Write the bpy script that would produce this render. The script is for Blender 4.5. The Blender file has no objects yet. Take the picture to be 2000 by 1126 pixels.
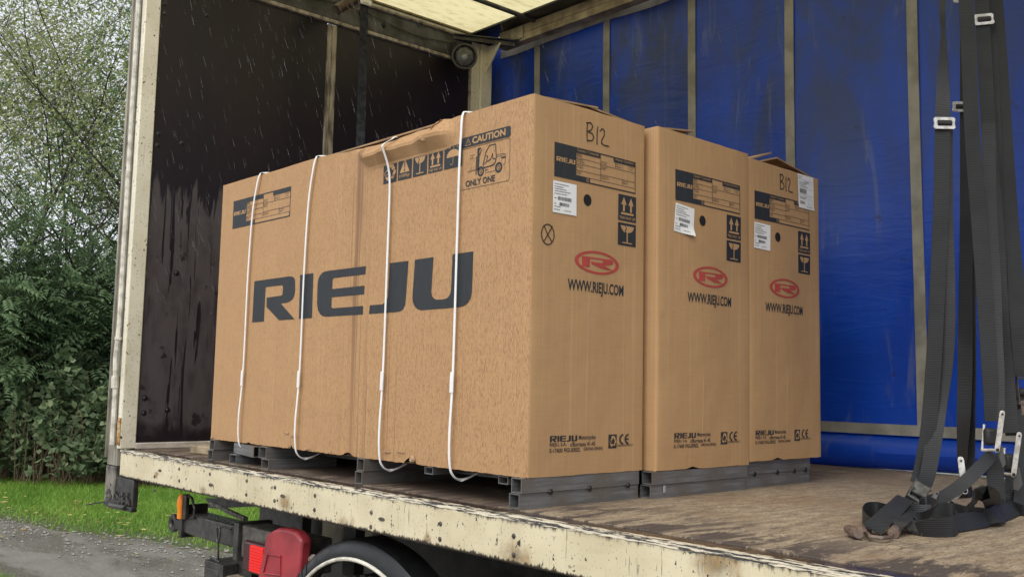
import bpy, bmesh, math, random
import numpy as np
from mathutils import Vector, Matrix

# ---------------------------------------------------------------- camera, world, sun, exposure
SC = bpy.context.scene
COL = SC.collection
GZ = -1.15                                   # the ground; the load floor of the truck is z = 0
YAW, PITCH, ROLL, FPX = 0.831818, 0.097149, 0.020570, 1900.39
CAM_LOC = Vector((2.0848, -1.9727, 0.3630))
fw = Vector((-math.sin(YAW) * math.cos(PITCH), math.cos(YAW) * math.cos(PITCH), math.sin(PITCH)))
r0 = fw.cross(Vector((0, 0, 1))).normalized()
u0 = r0.cross(fw)
CR = r0 * math.cos(ROLL) + u0 * math.sin(ROLL)
CU = -r0 * math.sin(ROLL) + u0 * math.cos(ROLL)
cd = bpy.data.cameras.new('camera')
cam = bpy.data.objects.new('camera', cd)
COL.objects.link(cam)
cd.sensor_fit = 'HORIZONTAL'; cd.sensor_width = 36.0
cd.lens = 36.0 * FPX / 2000.0
cd.clip_start = 0.05; cd.clip_end = 800
M = Matrix((CR, CU, -fw)).transposed().to_4x4()
M.translation = CAM_LOC
cam.matrix_world = M
SC.camera = cam

SUN_EL, SUN_AZ = math.radians(47), math.radians(158)     # azimuth from +Y, clockwise
w = bpy.data.worlds.new('World'); SC.world = w; w.use_nodes = True
wn = w.node_tree; wn.nodes.clear()
sky = wn.nodes.new('ShaderNodeTexSky'); sky.sky_type = 'NISHITA'; sky.sun_disc = False
sky.sun_elevation = SUN_EL; sky.sun_rotation = SUN_AZ
sky.air_density = 1.0; sky.dust_density = 4.0; sky.ozone_density = 1.0
hs = wn.nodes.new('ShaderNodeHueSaturation'); hs.inputs['Saturation'].default_value = 0.22
bg = wn.nodes.new('ShaderNodeBackground'); bg.inputs['Strength'].default_value = 0.15
wo = wn.nodes.new('ShaderNodeOutputWorld')
cl = wn.nodes.new('ShaderNodeMix'); cl.data_type = 'RGBA'; cl.inputs[0].default_value = 0.6; cl.inputs[7].default_value = (6.0, 6.35, 6.8, 1)   # an even cloud layer over the sky
wn.links.new(sky.outputs[0], hs.inputs['Color']); wn.links.new(hs.outputs[0], cl.inputs[6]); wn.links.new(cl.outputs[2], bg.inputs['Color'])
wn.links.new(bg.outputs[0], wo.inputs['Surface'])
sl = bpy.data.lights.new('sun', 'SUN'); sl.energy = 1.4; sl.angle = math.radians(50); sl.color = (1.0, 0.965, 0.91)
so = bpy.data.objects.new('sun', sl); COL.objects.link(so)
sd = Vector((math.sin(SUN_AZ) * math.cos(SUN_EL), math.cos(SUN_AZ) * math.cos(SUN_EL), math.sin(SUN_EL)))
so.rotation_euler = sd.to_track_quat('Z', 'Y').to_euler()
so.location = (0, -5, 8)
vs = SC.view_settings
vs.view_transform = 'Standard'; vs.look = 'None'; vs.exposure = 0.36; vs.gamma = 1.0; vs.use_curve_mapping = False
SC.render.engine = 'CYCLES'
SC.cycles.use_denoising = True
SC.cycles.max_bounces = 8; SC.cycles.transparent_max_bounces = 8
SC.cycles.sample_clamp_indirect = 6.0
rnd = random.Random(7)
rng = np.random.default_rng(11)

# ---------------------------------------------------------------- helpers
def ray(px, py):
    return fw + CR * ((px - 1000) / FPX) - CU * ((py - 563) / FPX)
def at(px, py, Y):                            # the point of the plane y = Y seen at a pixel of the photograph
    d = ray(px, py); return CAM_LOC + d * ((Y - CAM_LOC.y) / d.y)
def atz(px, py, Z):
    d = ray(px, py); return CAM_LOC + d * ((Z - CAM_LOC.z) / d.z)
def atx(px, py, X):
    d = ray(px, py); return CAM_LOC + d * ((X - CAM_LOC.x) / d.x)
def lerp(a, b, t): return a + (b - a) * t
def sstep(a, b, x):
    t = min(1, max(0, (x - a) / (b - a))); return t * t * (3 - 2 * t)

ORG = {}
def tag(o, label=None, cat=None, group=None, kind=None):
    if label: o['label'] = label
    if cat: o['category'] = cat
    if group: o['group'] = group
    if kind: o['kind'] = kind
    return o
def empty(name, loc, label=None, cat=None, group=None):
    o = bpy.data.objects.new(name, None); COL.objects.link(o)
    o.location = loc; o.empty_display_size = 0.1; ORG[o.name] = Vector(loc)
    return tag(o, label, cat, group)
def link(name, me, mat, parent=None, loc=None):
    if mat is not None and not me.materials: me.materials.append(mat)
    o = bpy.data.objects.new(name, me); COL.objects.link(o)
    if parent is not None: o.parent = parent; ORG[o.name] = Vector((0, 0, 0))
    if loc is not None: o.location = loc
    return o
def chain_org(o):
    v = Vector((0, 0, 0))
    while o is not None:
        v += o.location; o = o.parent
    return v

class MB:
    """collects boxes, tubes, ribbons and polygons; build() links them as one mesh"""
    def __init__(s): s.v = []; s.f = []
    def add(s, vs_, fs):
        b = len(s.v); s.v += [tuple(p) for p in vs_]; s.f += [tuple(i + b for i in f) for f in fs]; return s
    def box(s, x0, x1, y0, y1, z0, z1):
        return s.add([(x0, y0, z0), (x1, y0, z0), (x1, y1, z0), (x0, y1, z0), (x0, y0, z1), (x1, y0, z1), (x1, y1, z1), (x0, y1, z1)],
                     [(0, 3, 2, 1), (4, 5, 6, 7), (0, 1, 5, 4), (1, 2, 6, 5), (2, 3, 7, 6), (3, 0, 4, 7)])
    def obox(s, c, ax, ay, az):              # centre and three half axes
        c, ax, ay, az = map(Vector, (c, ax, ay, az)); P = []
        for k in (-1, 1):
            for (i, j) in ((-1, -1), (1, -1), (1, 1), (-1, 1)): P.append(c + ax * i + ay * j + az * k)
        return s.add(P, [(0, 3, 2, 1), (4, 5, 6, 7), (0, 1, 5, 4), (1, 2, 6, 5), (2, 3, 7, 6), (3, 0, 4, 7)])
    def tube(s, pts, r, n=8, cap=True, closed=False):
        pts = [Vector(p) for p in pts]; rs = r if isinstance(r, (list, tuple)) else [r] * len(pts)
        V = []; F = []; up = None
        for i, p in enumerate(pts):
            if closed: t = pts[(i + 1) % len(pts)] - pts[i - 1]
            else: t = pts[min(i + 1, len(pts) - 1)] - pts[max(i - 1, 0)]
            t = t.normalized() if t.length > 1e-9 else Vector((0, 0, 1))
            if up is None: up = t.orthogonal().normalized()
            up = (up - t * up.dot(t)); up = up.normalized() if up.length > 1e-6 else t.orthogonal().normalized()
            sd_ = t.cross(up)
            for k in range(n):
                a = 2 * math.pi * k / n; V.append(p + (up * math.cos(a) + sd_ * math.sin(a)) * rs[i])
        m = len(pts)
        for i in range(m if closed else m - 1):
            for k in range(n):
                a = i * n + k; b = i * n + (k + 1) % n; j = (i + 1) % m
                F.append((a, b, j * n + (k + 1) % n, j * n + k))
        if cap and not closed: F += [tuple(range(n - 1, -1, -1)), tuple((m - 1) * n + k for k in range(n))]
        return s.add(V, F)
    def disc(s, c, axis, r, h, n=12):        # short cylinder centred on c
        c, a = Vector(c), Vector(axis).normalized(); return s.tube([c - a * h / 2, c + a * h / 2], r, n)
    def lathe(s, c, axis, prof, n=24):       # prof = [(radius, distance along the axis)]
        c, a = Vector(c), Vector(axis).normalized(); u = a.orthogonal().normalized(); q = a.cross(u); V = []; F = []
        for (r, d) in prof:
            for k in range(n):
                t = 2 * math.pi * k / n; V.append(c + a * d + (u * math.cos(t) + q * math.sin(t)) * max(r, 1e-4))
        for i in range(len(prof) - 1):
            for k in range(n):
                F.append((i * n + k, i * n + (k + 1) % n, (i + 1) * n + (k + 1) % n, (i + 1) * n + k))
        return s.add(V, F)
    def prism(s, poly, d):                   # a flat polygon (3-D points) pushed along d
        P = [Vector(p) for p in poly]; d = Vector(d); n = len(P)
        return s.add(P + [p + d for p in P], [tuple(range(n - 1, -1, -1)), tuple(range(n, 2 * n))] + [(i, (i + 1) % n, n + (i + 1) % n, n + i) for i in range(n)])
    def ribbon(s, pts, wd, th=0.0025, nrm=(0.74, -0.67, 0), twist=None, sub=6, ws=None, side=None):
        P = [Vector(p) for p in pts]; n = len(P); T = twist or [0] * n; W_ = ws or [wd] * n; Q = []; TW = []; WW = []
        for i in range(n - 1):
            a, b, c, d = P[max(i - 1, 0)], P[i], P[i + 1], P[min(i + 2, n - 1)]
            for k in range(sub):
                t = k / sub; t2 = t * t; t3 = t2 * t
                Q.append(0.5 * ((2 * b) + (c - a) * t + (2 * a - 5 * b + 4 * c - d) * t2 + (3 * b - a - 3 * c + d) * t3))
                TW.append(lerp(T[i], T[i + 1], t)); WW.append(lerp(W_[i], W_[i + 1], t))
        Q.append(P[-1]); TW.append(T[-1]); WW.append(W_[-1])
        V = []; F = []; nv = Vector(nrm).normalized()
        for i, p in enumerate(Q):
            t = (Q[min(i + 1, len(Q) - 1)] - Q[max(i - 1, 0)]).normalized()
            sv = t.cross(nv) if side is None else Vector(side) - t * t.dot(Vector(side))
            sv = sv.normalized() if sv.length > 1e-4 else t.orthogonal().normalized()
            sv = Matrix.Rotation(math.radians(TW[i]), 3, t) @ sv
            nn = sv.cross(t)
            h = sv * WW[i] / 2; o = nn * th / 2
            V += [p - h + o, p + h + o, p + h - o, p - h - o]
        for i in range(len(Q) - 1):
            a = i * 4
            for k in range(4): F.append((a + k, a + (k + 1) % 4, a + 4 + (k + 1) % 4, a + 4 + k))
        F += [(3, 2, 1, 0), tuple(len(V) - 4 + k for k in range(4))]
        return s.add(V, F)
    def build(s, name, mat, parent=None, bevel=0, smooth=True, base=None):
        me = bpy.data.meshes.new(name)
        o_ = chain_org(parent) if parent is not None else Vector(base if base else (0, 0, 0))
        me.from_pydata([(x - o_.x, y - o_.y, z - o_.z) for x, y, z in s.v], [], s.f)
        me.validate()
        bm = bmesh.new(); bm.from_mesh(me); bmesh.ops.recalc_face_normals(bm, faces=bm.faces); bm.to_mesh(me); bm.free()
        if smooth:
            me.polygons.foreach_set('use_smooth', [True] * len(me.polygons)); me.set_sharp_from_angle(angle=math.radians(32))
        o = link(name, me, mat, parent, None if parent is not None else o_)
        if bevel:
            b = o.modifiers.new('bevel', 'BEVEL'); b.width = bevel; b.segments = 2; b.limit_method = 'ANGLE'; b.angle_limit = math.radians(40)
        return o

def copy_tree(o, parent=None):
    c = o.copy(); COL.objects.link(c)
    if parent is not None: c.parent = parent
    for ch in [x for x in o.children]: copy_tree(ch, c)
    return c

# ---------------------------------------------------------------- materials
class NT:
    def __init__(s, name, rough=0.6, metal=0.0):
        s.m = bpy.data.materials.new(name); s.m.use_nodes = True; s.t = s.m.node_tree
        s.b = s.t.nodes['Principled BSDF']; s.out = s.t.nodes['Material Output']
        s.b.inputs['Roughness'].default_value = rough; s.b.inputs['Metallic'].default_value = metal
        s.co = s.t.nodes.new('ShaderNodeTexCoord')
    def n(s, ty, **kw):
        x = s.t.nodes.new(ty)
        for k, v in kw.items(): setattr(x, k, v)
        return x
    def put(s, sock, v):
        if isinstance(v, bpy.types.NodeSocket): s.t.links.new(v, sock)
        elif isinstance(v, tuple) and len(v) == 3 and sock.type == 'RGBA': sock.default_value = (*v, 1)
        else: sock.default_value = v
    def math(s, op, a, b=0.0, c=None, clamp=False):
        x = s.n('ShaderNodeMath', operation=op, use_clamp=clamp); s.put(x.inputs[0], a); s.put(x.inputs[1], b)
        if c is not None: s.put(x.inputs[2], c)
        return x.outputs[0]
    def xyz(s, world=False):
        x = s.n('ShaderNodeSeparateXYZ')
        s.t.links.new(s.n('ShaderNodeNewGeometry').outputs['Position'] if world else s.co.outputs['Object'], x.inputs[0]); return x.outputs
    def noise(s, sc, detail=3, rough=0.55, seed=0.0, dist=0.0):
        mp = s.n('ShaderNodeMapping'); s.t.links.new(s.co.outputs['Object'], mp.inputs[0])
        mp.inputs['Scale'].default_value = sc if isinstance(sc, tuple) else (sc, sc, sc)
        mp.inputs['Location'].default_value = (seed * 3.1, seed * 1.7, seed * 2.3)
        x = s.n('ShaderNodeTexNoise'); s.t.links.new(mp.outputs[0], x.inputs['Vector'])
        x.inputs['Scale'].default_value = 1.0; x.inputs['Detail'].default_value = detail; x.inputs['Roughness'].default_value = rough; x.inputs['Distortion'].default_value = dist
        return x.outputs['Fac']
    def ss(s, v, a, b, lo=0.0, hi=1.0):
        x = s.n('ShaderNodeMapRange', interpolation_type='SMOOTHSTEP'); s.put(x.inputs['Value'], v)
        x.inputs['From Min'].default_value = a; x.inputs['From Max'].default_value = b
        x.inputs['To Min'].default_value = lo; x.inputs['To Max'].default_value = hi; return x.outputs[0]
    def mix(s, f, a, b):
        x = s.n('ShaderNodeMix', data_type='RGBA'); s.put(x.inputs[0], f); s.put(x.inputs[6], a); s.put(x.inputs[7], b); return x.outputs[2]
    def mul(s, *a):
        r = a[0]
        for x in a[1:]: r = s.math('MULTIPLY', r, x)
        return r
    def col(s, v): s.put(s.b.inputs['Base Color'], v); return s
    def rough(s, v): s.put(s.b.inputs['Roughness'], v); return s
    def bump(s, h, st=0.2, d=0.01):
        x = s.n('ShaderNodeBump'); s.put(x.inputs['Height'], h); x.inputs['Strength'].default_value = st; x.inputs['Distance'].default_value = d
        s.t.links.new(x.outputs[0], s.b.inputs['Normal']); return s
    def attr(s, name):
        return s.n('ShaderNodeAttribute', attribute_name=name).outputs['Fac']

def plain(name, c, rough=0.5, metal=0.0, var=0.25, sc=14, dirt=None):
    t = NT(name, rough, metal); n1 = t.noise(sc, 4)
    c2 = dirt or tuple(x * (1 - var) for x in c)
    t.col(t.mix(t.ss(n1, 0.35, 0.7), c, c2)); t.rough(t.ss(t.noise(tuple(2.3 * q for q in sc) if isinstance(sc, tuple) else sc * 2.3, 3, seed=2), 0.3, 0.7, rough * 0.75, min(1, rough * 1.25)))
    t.bump(t.noise(tuple(6 * q for q in sc) if isinstance(sc, tuple) else sc * 6, 2, seed=4), 0.08, 0.004); return t.m

def cardboard(name, wet):
    t = NT(name, 0.78); X, Y, Z = t.xyz()
    a, b = (0.435, 0.262, 0.126), (0.41, 0.243, 0.112)
    g = t.noise((9, 9, 260), 3, 0.6); g2 = t.noise(7, 4, seed=1); fl = t.noise((110, 110, 0.6), 1, seed=5)
    c = t.mix(t.ss(g, 0.3, 0.7), a, b)
    c = t.mix(t.ss(g2, 0.4, 0.72, 0, 0.35), c, (0.385, 0.232, 0.115))
    c = t.mix(t.ss(fl, 0.28, 0.36, 0.30, 0.0), c, (0.36, 0.215, 0.105))
    c = t.mix(t.ss(fl, 0.64, 0.72, 0, 0.40), c, (0.52, 0.345, 0.19))
    rough = 0.8
    if wet:
        fa = t.ss(Y, 0.002, 0.007, 1.0, 0.0)                      # the long side that the rain reaches
        dry = t.math('SUBTRACT', 1.0, t.attr('dry'))
        m1 = t.mul(t.ss(t.noise((360, 20, 84), 3, 0.7, seed=2), 0.49, 0.63), t.ss(X, -2.4, -0.4, 0.45, 1.0))
        m2 = t.mul(t.ss(t.noise((190, 9, 7.0), 3, 0.7, seed=7), 0.63, 0.72), t.ss(t.noise((2, 2, 2), 2, seed=3), 0.4, 0.6), 0.8)
        m3 = t.ss(t.noise((110, 9, 0.5), 2, 0.6, seed=9), 0.69, 0.73, 0, 0.8)
        d = t.math('ADD', X, t.math('MULTIPLY_ADD', t.noise((6, 6, 5), 2, seed=4), 0.05, 0.927 - 0.025))
        band = t.math('SUBTRACT', 1.0, t.ss(t.math('ABSOLUTE', d), 0.012, 0.036), clamp=True)
        run = t.mul(band, t.math('MAXIMUM', t.mul(t.ss(Z, 0.80, 0.95), 0.62), t.ss(t.noise((120, 5, 0.7), 3, 0.6, seed=6), 0.40, 0.52)), t.ss(Z, 0.08, 0.8, 0.6, 1.0))
        wide = t.mul(t.ss(t.math('ABSOLUTE', d), 0.02, 0.12, 1.0, 0.0), t.ss(t.noise((130, 5, 0.7), 2, seed=12), 0.56, 0.62), 0.8)
        k = t.math('MAXIMUM', t.math('MAXIMUM', t.mul(m1, 0.74), m2), t.math('MAXIMUM', t.math('MAXIMUM', m3, run), wide))
        k = t.mul(t.mul(k, fa), dry)
        c = t.mix(t.mul(fa, dry, 0.22), c, (0.455, 0.248, 0.113))
        c = t.mix(k, c, (0.225, 0.112, 0.046))
        rough = t.math('SUBTRACT', 0.82, t.mul(k, 0.35))
    t.col(c); t.rough(rough)
    h = t.math('ADD', t.mul(t.noise((60, 60, 1.5), 2, seed=8), 0.5), t.mul(t.noise(3.6, 3, seed=9), 5.0))
    t.bump(h, 0.35, 0.006); return t.m

def rail_paint(name, streak=1.0):
    t = NT(name, 0.42); X, Y, Z = t.xyz(); c1, c2 = ((0.66, 0.585, 0.405), (0.56, 0.49, 0.325)) if streak == 1.0 else ((0.76, 0.71, 0.56), (0.64, 0.59, 0.44))
    c = t.mix(t.ss(t.noise(5, 4), 0.35, 0.7), c1, c2)
    chip = t.ss(t.noise((60, 60, 42), 3, 0.6, seed=1), 0.655, 0.685)
    fine = t.mul(t.ss(t.noise((190, 190, 120), 2, seed=2), 0.66, 0.70), 0.85)
    run = t.mul(t.ss(t.noise((120, 120, 6), 3, 0.65, seed=3), 0.655, 0.71), 0.7 * streak)
    rn = t.noise((26, 26, 18), 4, 0.7, seed=6)
    for px_, pz_, rr in ((-1.17, 1.055, .075), (.09, 1.04, .085), (-.75, 1.03, .06), (-1.85, 1.04, .05), (-2.33, 1.07, .035), (.75, 1.12, .10), (-.30, 1.035, .04)):
        dd = t.math('SQRT', t.math('ADD', t.math('POWER', t.math('SUBTRACT', X, px_), 2.0), t.math('POWER', t.math('MULTIPLY', t.math('SUBTRACT', Z, pz_), 1.6), 2.0)))
        c = t.mix(t.mul(t.ss(t.math('ADD', dd, t.math('MULTIPLY', t.math('SUBTRACT', rn, .5), .16)), 0.0, rr, 1.0, 0.0), 0.85 * streak), c, t.mix(t.ss(rn, .4, .6), (0.30, 0.18, 0.065), (0.10, 0.055, 0.025)))
    c = t.mix(t.ss(t.noise((3, 3, 9), 4, 0.65, seed=16), 0.5, 0.72, 0, 0.4 * streak ** 3), c, (0.36, 0.29, 0.16))
    lip = t.mul(t.ss(t.math('ADD', Z, t.math('MULTIPLY', t.noise((70, 70, 4), 3, 0.7, seed=11), 0.05)), 1.152, 1.168), t.ss(t.noise((9, 9, 9), 3, seed=12), 0.38, 0.55), 1.0 if streak == 1.0 else 0.0)
    c = t.mix(t.math('MAXIMUM', t.math('MAXIMUM', t.math('MAXIMUM', chip, fine), run), lip, clamp=True), c, (0.035, 0.028, 0.022))
    if streak == 1.0:                         # paint chipped off along the bottom edge, hair scratches
        lo = t.ss(t.math('SUBTRACT', Z, t.math('MULTIPLY', t.noise((55, 55, 8), 4, 0.75, seed=21), 0.040)), 1.006, 1.013, 1.0, 0.0)
        sc_ = t.mul(t.ss(t.noise((160, 160, 9), 3, 0.6, seed=22), 0.67, 0.70), t.ss(t.noise((2.5, 9, 9), 2, seed=23), 0.45, 0.6), 0.8)
        c = t.mix(t.math('MAXIMUM', lo, sc_), c, (0.05, 0.036, 0.026))
    t.col(c); t.rough(t.ss(t.noise(20, 3, seed=8), 0.3, 0.7, 0.3, 0.6)); t.bump(t.noise(22, 3, seed=4), 0.15, 0.004); return t.m

def edge_paint(name):                         # white paint chipped down to dark metal
    t = NT(name, 0.35); m = t.ss(t.noise((13, 90, 260), 4, 0.72), 0.475, 0.535)
    t.col(t.mix(m, (0.62, 0.55, 0.42), (0.03, 0.026, 0.024))); t.bump(m, 0.3, 0.002); return t.m

def wall_ply(name):
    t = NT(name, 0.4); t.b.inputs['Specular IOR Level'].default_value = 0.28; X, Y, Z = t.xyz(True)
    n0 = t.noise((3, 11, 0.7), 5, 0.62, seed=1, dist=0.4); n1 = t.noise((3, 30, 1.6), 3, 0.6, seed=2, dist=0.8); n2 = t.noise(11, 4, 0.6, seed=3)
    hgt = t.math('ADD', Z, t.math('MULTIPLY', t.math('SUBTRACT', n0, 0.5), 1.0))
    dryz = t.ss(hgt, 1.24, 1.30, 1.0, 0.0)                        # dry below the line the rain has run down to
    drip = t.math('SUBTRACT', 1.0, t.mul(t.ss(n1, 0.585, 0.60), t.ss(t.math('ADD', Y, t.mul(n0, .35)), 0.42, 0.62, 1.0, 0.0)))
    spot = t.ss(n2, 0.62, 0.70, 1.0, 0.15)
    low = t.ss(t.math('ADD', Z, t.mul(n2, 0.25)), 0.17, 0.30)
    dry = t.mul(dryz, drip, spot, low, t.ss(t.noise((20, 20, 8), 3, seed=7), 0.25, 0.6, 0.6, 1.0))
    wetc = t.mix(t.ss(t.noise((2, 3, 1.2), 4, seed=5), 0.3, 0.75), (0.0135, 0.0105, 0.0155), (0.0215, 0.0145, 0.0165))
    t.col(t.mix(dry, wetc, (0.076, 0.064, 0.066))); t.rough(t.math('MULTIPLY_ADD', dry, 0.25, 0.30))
    t.bump(t.noise((30, 30, 6), 3, seed=6), 0.06, 0.003); return t.m

def floor_ply(name):
    t = NT(name, 0.65); X, Y, Z = t.xyz(True)
    n0 = t.noise((34, 8, 5), 5, 0.66, seed=1); n1 = t.noise((190, 60, 60), 4, 0.75, seed=2); n2 = t.noise((1.8, 2.4, 2), 3, seed=3)
    c = t.mix(t.ss(n0, 0.32, 0.68), (0.385, 0.312, 0.218), (0.205, 0.158, 0.110))
    c = t.mix(t.ss(n1, 0.50, 0.62, 0, 0.9), c, (0.125, 0.082, 0.052))
    c = t.mix(t.ss(n2, 0.45, 0.7, 0, 0.5), c, (0.20, 0.125, 0.07))
    near = t.ss(t.math('ADD', Y, t.mul(t.noise((6, 3, 3), 3, seed=6), 0.5)), 0.30, 0.75, 1.0, 0.0)
    st = t.ss(t.noise((13, 3.4, 3), 6, 0.74, seed=4, dist=0.5), 0.468, 0.545)
    c = t.mix(t.mul(st, near, 0.9), c, (0.045, 0.033, 0.032))
    under = t.mul(t.ss(X, -0.25, 0.25, 1.0, 0.0), 0.75)           # darker at the end where the goods stand
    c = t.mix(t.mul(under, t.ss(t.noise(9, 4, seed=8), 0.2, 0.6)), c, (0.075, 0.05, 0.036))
    wetl = t.ss(t.math('ADD', Y, t.mul(t.noise((5, 8, 8), 3, seed=5), 0.12)), -0.035, 0.035, 1.0, 0.0)
    c = t.mix(t.mul(wetl, 0.85), c, (0.05, 0.033, 0.026))
    t.col(c); t.rough(t.math('MULTIPLY_ADD', wetl, -0.42, 0.7)); t.bump(t.math('ADD', n0, n1), 0.22, 0.004); return t.m

def curtain_mat(name):
    t = NT(name, 0.42); X, Y, Z = t.xyz(True)
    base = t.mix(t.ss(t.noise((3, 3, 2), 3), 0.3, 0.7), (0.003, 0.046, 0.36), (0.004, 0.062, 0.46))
    dust_shade = t.mul(t.ss(t.noise((2.6, 3, 1.1), 5, 0.66, seed=1, dist=1.2), 0.30, 0.66), t.ss(t.math('ADD', Z, t.mul(t.noise((1.5, 1, 0.8), 2, seed=8), 0.7)), 0.95, 2.3, 0.0, 0.80), t.ss(X, -2.6, 0.9, 1.18, 0.85))  # real dust plus corner shade painted in, stronger towards the top and bulkhead
    c = t.mix(dust_shade, base, (0.030, 0.047, 0.094))
    sm = t.mul(t.ss(t.noise((8, 5, 1.3), 4, 0.65, seed=2, dist=1.0), 0.56, 0.75), 0.45)
    c = t.mix(sm, c, (0.14, 0.17, 0.27))
    sc = t.mul(t.ss(t.noise((4, 3, 60), 4, 0.7, seed=3), 0.66, 0.72), t.ss(t.math('ABSOLUTE', t.math('SUBTRACT', Z, 1.32)), 0.05, 0.22, 1, 0.1), 0.8)
    c = t.mix(sc, c, (0.012, 0.014, 0.03))
    c = t.mix(t.mul(t.ss(t.noise((9, 6, 12), 4, 0.7, seed=4), 0.66, 0.71), 0.6), c, (0.02, 0.022, 0.035))
    t.col(c); t.bump(t.math('ADD', t.noise((5, 5, 2.0), 3, seed=5), t.mul(t.noise((2.2, 3, 11), 4, 0.6, seed=15, dist=1.5), 0.5)), 0.4, 0.02)
    tr = t.n('ShaderNodeBsdfTranslucent'); t.put(tr.inputs[0], t.mix(dust_shade, (0.004, 0.035, 0.36), (0.03, 0.04, 0.07)))
    mx = t.n('ShaderNodeMixShader'); mx.inputs[0].default_value = 0.12
    t.t.links.new(t.b.outputs[0], mx.inputs[1]); t.t.links.new(tr.outputs[0], mx.inputs[2]); t.t.links.new(mx.outputs[0], t.out.inputs['Surface'])
    return t.m

def roof_mat(name):
    t = NT(name, 0.5)
    c = t.mix(t.ss(t.noise((34, 9, 9), 4, 0.65), 0.45, 0.75, 0, 0.7), (0.78, 0.69, 0.39), (0.46, 0.38, 0.17))
    c = t.mix(t.ss(t.noise((3, 1.2, 2), 3, seed=2), 0.45, 0.8, 0, 0.4), c, (0.6, 0.5, 0.24))
    t.col((0.55, 0.47, 0.26))
    tr = t.n('ShaderNodeBsdfTranslucent'); t.put(tr.inputs[0], c)
    mx = t.n('ShaderNodeMixShader'); mx.inputs[0].default_value = 0.72
    t.t.links.new(t.b.outputs[0], mx.inputs[1]); t.t.links.new(tr.outputs[0], mx.inputs[2]); t.t.links.new(mx.outputs[0], t.out.inputs['Surface'])
    return t.m

def webbing(name, c, axis=2, sc=190, rough=0.7):
    t = NT(name, rough); wv = t.n('ShaderNodeTexWave', bands_direction='XYZ'[axis]); t.t.links.new(t.co.outputs['Object'], wv.inputs[0]); wv.inputs['Scale'].default_value = sc
    n1 = t.noise(9, 4)
    cc = t.mix(t.ss(n1, 0.35, 0.7), c, tuple(x * 0.6 for x in c))
    t.col(t.mix(t.ss(wv.outputs['Fac'], 0.2, 0.8, 0, 0.35), cc, tuple(x * 0.5 for x in c))); t.bump(wv.outputs['Fac'], 0.35, 0.0015); return t.m

def leaf_mat(name, c1, c2, c3=None, tr=0.3):
    t = NT(name, 0.55); f = t.attr('tint')
    c = t.mix(t.ss(f, 0.0, 1.0), c1, c2)
    if c3: c = t.mix(t.ss(f, 0.9, 0.98), c, c3)
    t.col(c); t.b.inputs['Specular IOR Level'].default_value = 0.3
    x = t.n('ShaderNodeBsdfTranslucent'); t.put(x.inputs[0], c)
    mx = t.n('ShaderNodeMixShader'); mx.inputs[0].default_value = tr
    t.t.links.new(t.b.outputs[0], mx.inputs[1]); t.t.links.new(x.outputs[0], mx.inputs[2]); t.t.links.new(mx.outputs[0], t.out.inputs['Surface'])
    return t.m

def glassy(name, c, rough=0.1, tr=0.6, ior=1.45):
    t = NT(name, rough); t.col(c); t.b.inputs['Transmission Weight'].default_value = tr; t.b.inputs['IOR'].default_value = ior
    return t.m

# ---------------------------------------------------------------- ground, road, verge
def sheet(name, poly, z, mat):
    m = MB(); m.add([(x, y, z) for x, y in poly], [tuple(range(len(poly)))])
    return tag(m.build(name, mat, smooth=False), kind='structure')
def soil_mat():
    t = NT('soil', 0.9); t.col(t.mix(t.ss(t.noise(3, 5), 0.35, 0.7), (0.055, 0.075, 0.022), (0.07, 0.055, 0.03))); t.bump(t.noise(25, 3), 0.4, 0.02); return t.m
def road_mat():
    t = NT('wet_tarmac', 0.4); n = t.noise(1.1, 5); g = t.noise(42, 4, 0.75, seed=2)
    c = t.mix(t.ss(n, 0.35, 0.7), (0.20, 0.185, 0.16), (0.13, 0.12, 0.10))
    c = t.mix(t.ss(g, 0.56, 0.68, 0, 0.7), c, (0.36, 0.34, 0.30)); c = t.mix(t.ss(g, 0.30, 0.42, 0.6, 0), c, (0.055, 0.05, 0.042))
    t.col(c); t.rough(t.ss(t.noise((0.9, 2.6, 1), 5, 0.65, seed=3), 0.42, 0.62, 0.14, 0.6)); t.bump(g, 0.5, 0.008); return t.m
B = 400
sheet('ground', [(-B, -B), (B, -B), (B, B), (-B, B)], GZ - 0.012, soil_mat())
def edge_y(x): return 1.1 + 0.264 * (x + 9.2) + 0.10 * math.sin(x * 1.7) + 0.06 * math.sin(x * 4.3 + 1)
xs = [-60 + 0.5 * i for i in range(0, 145)]
sheet('road', [(x, edge_y(x)) for x in xs] + [(40, 12), (40, -60), (-60, -60)], GZ, road_mat())

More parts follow.
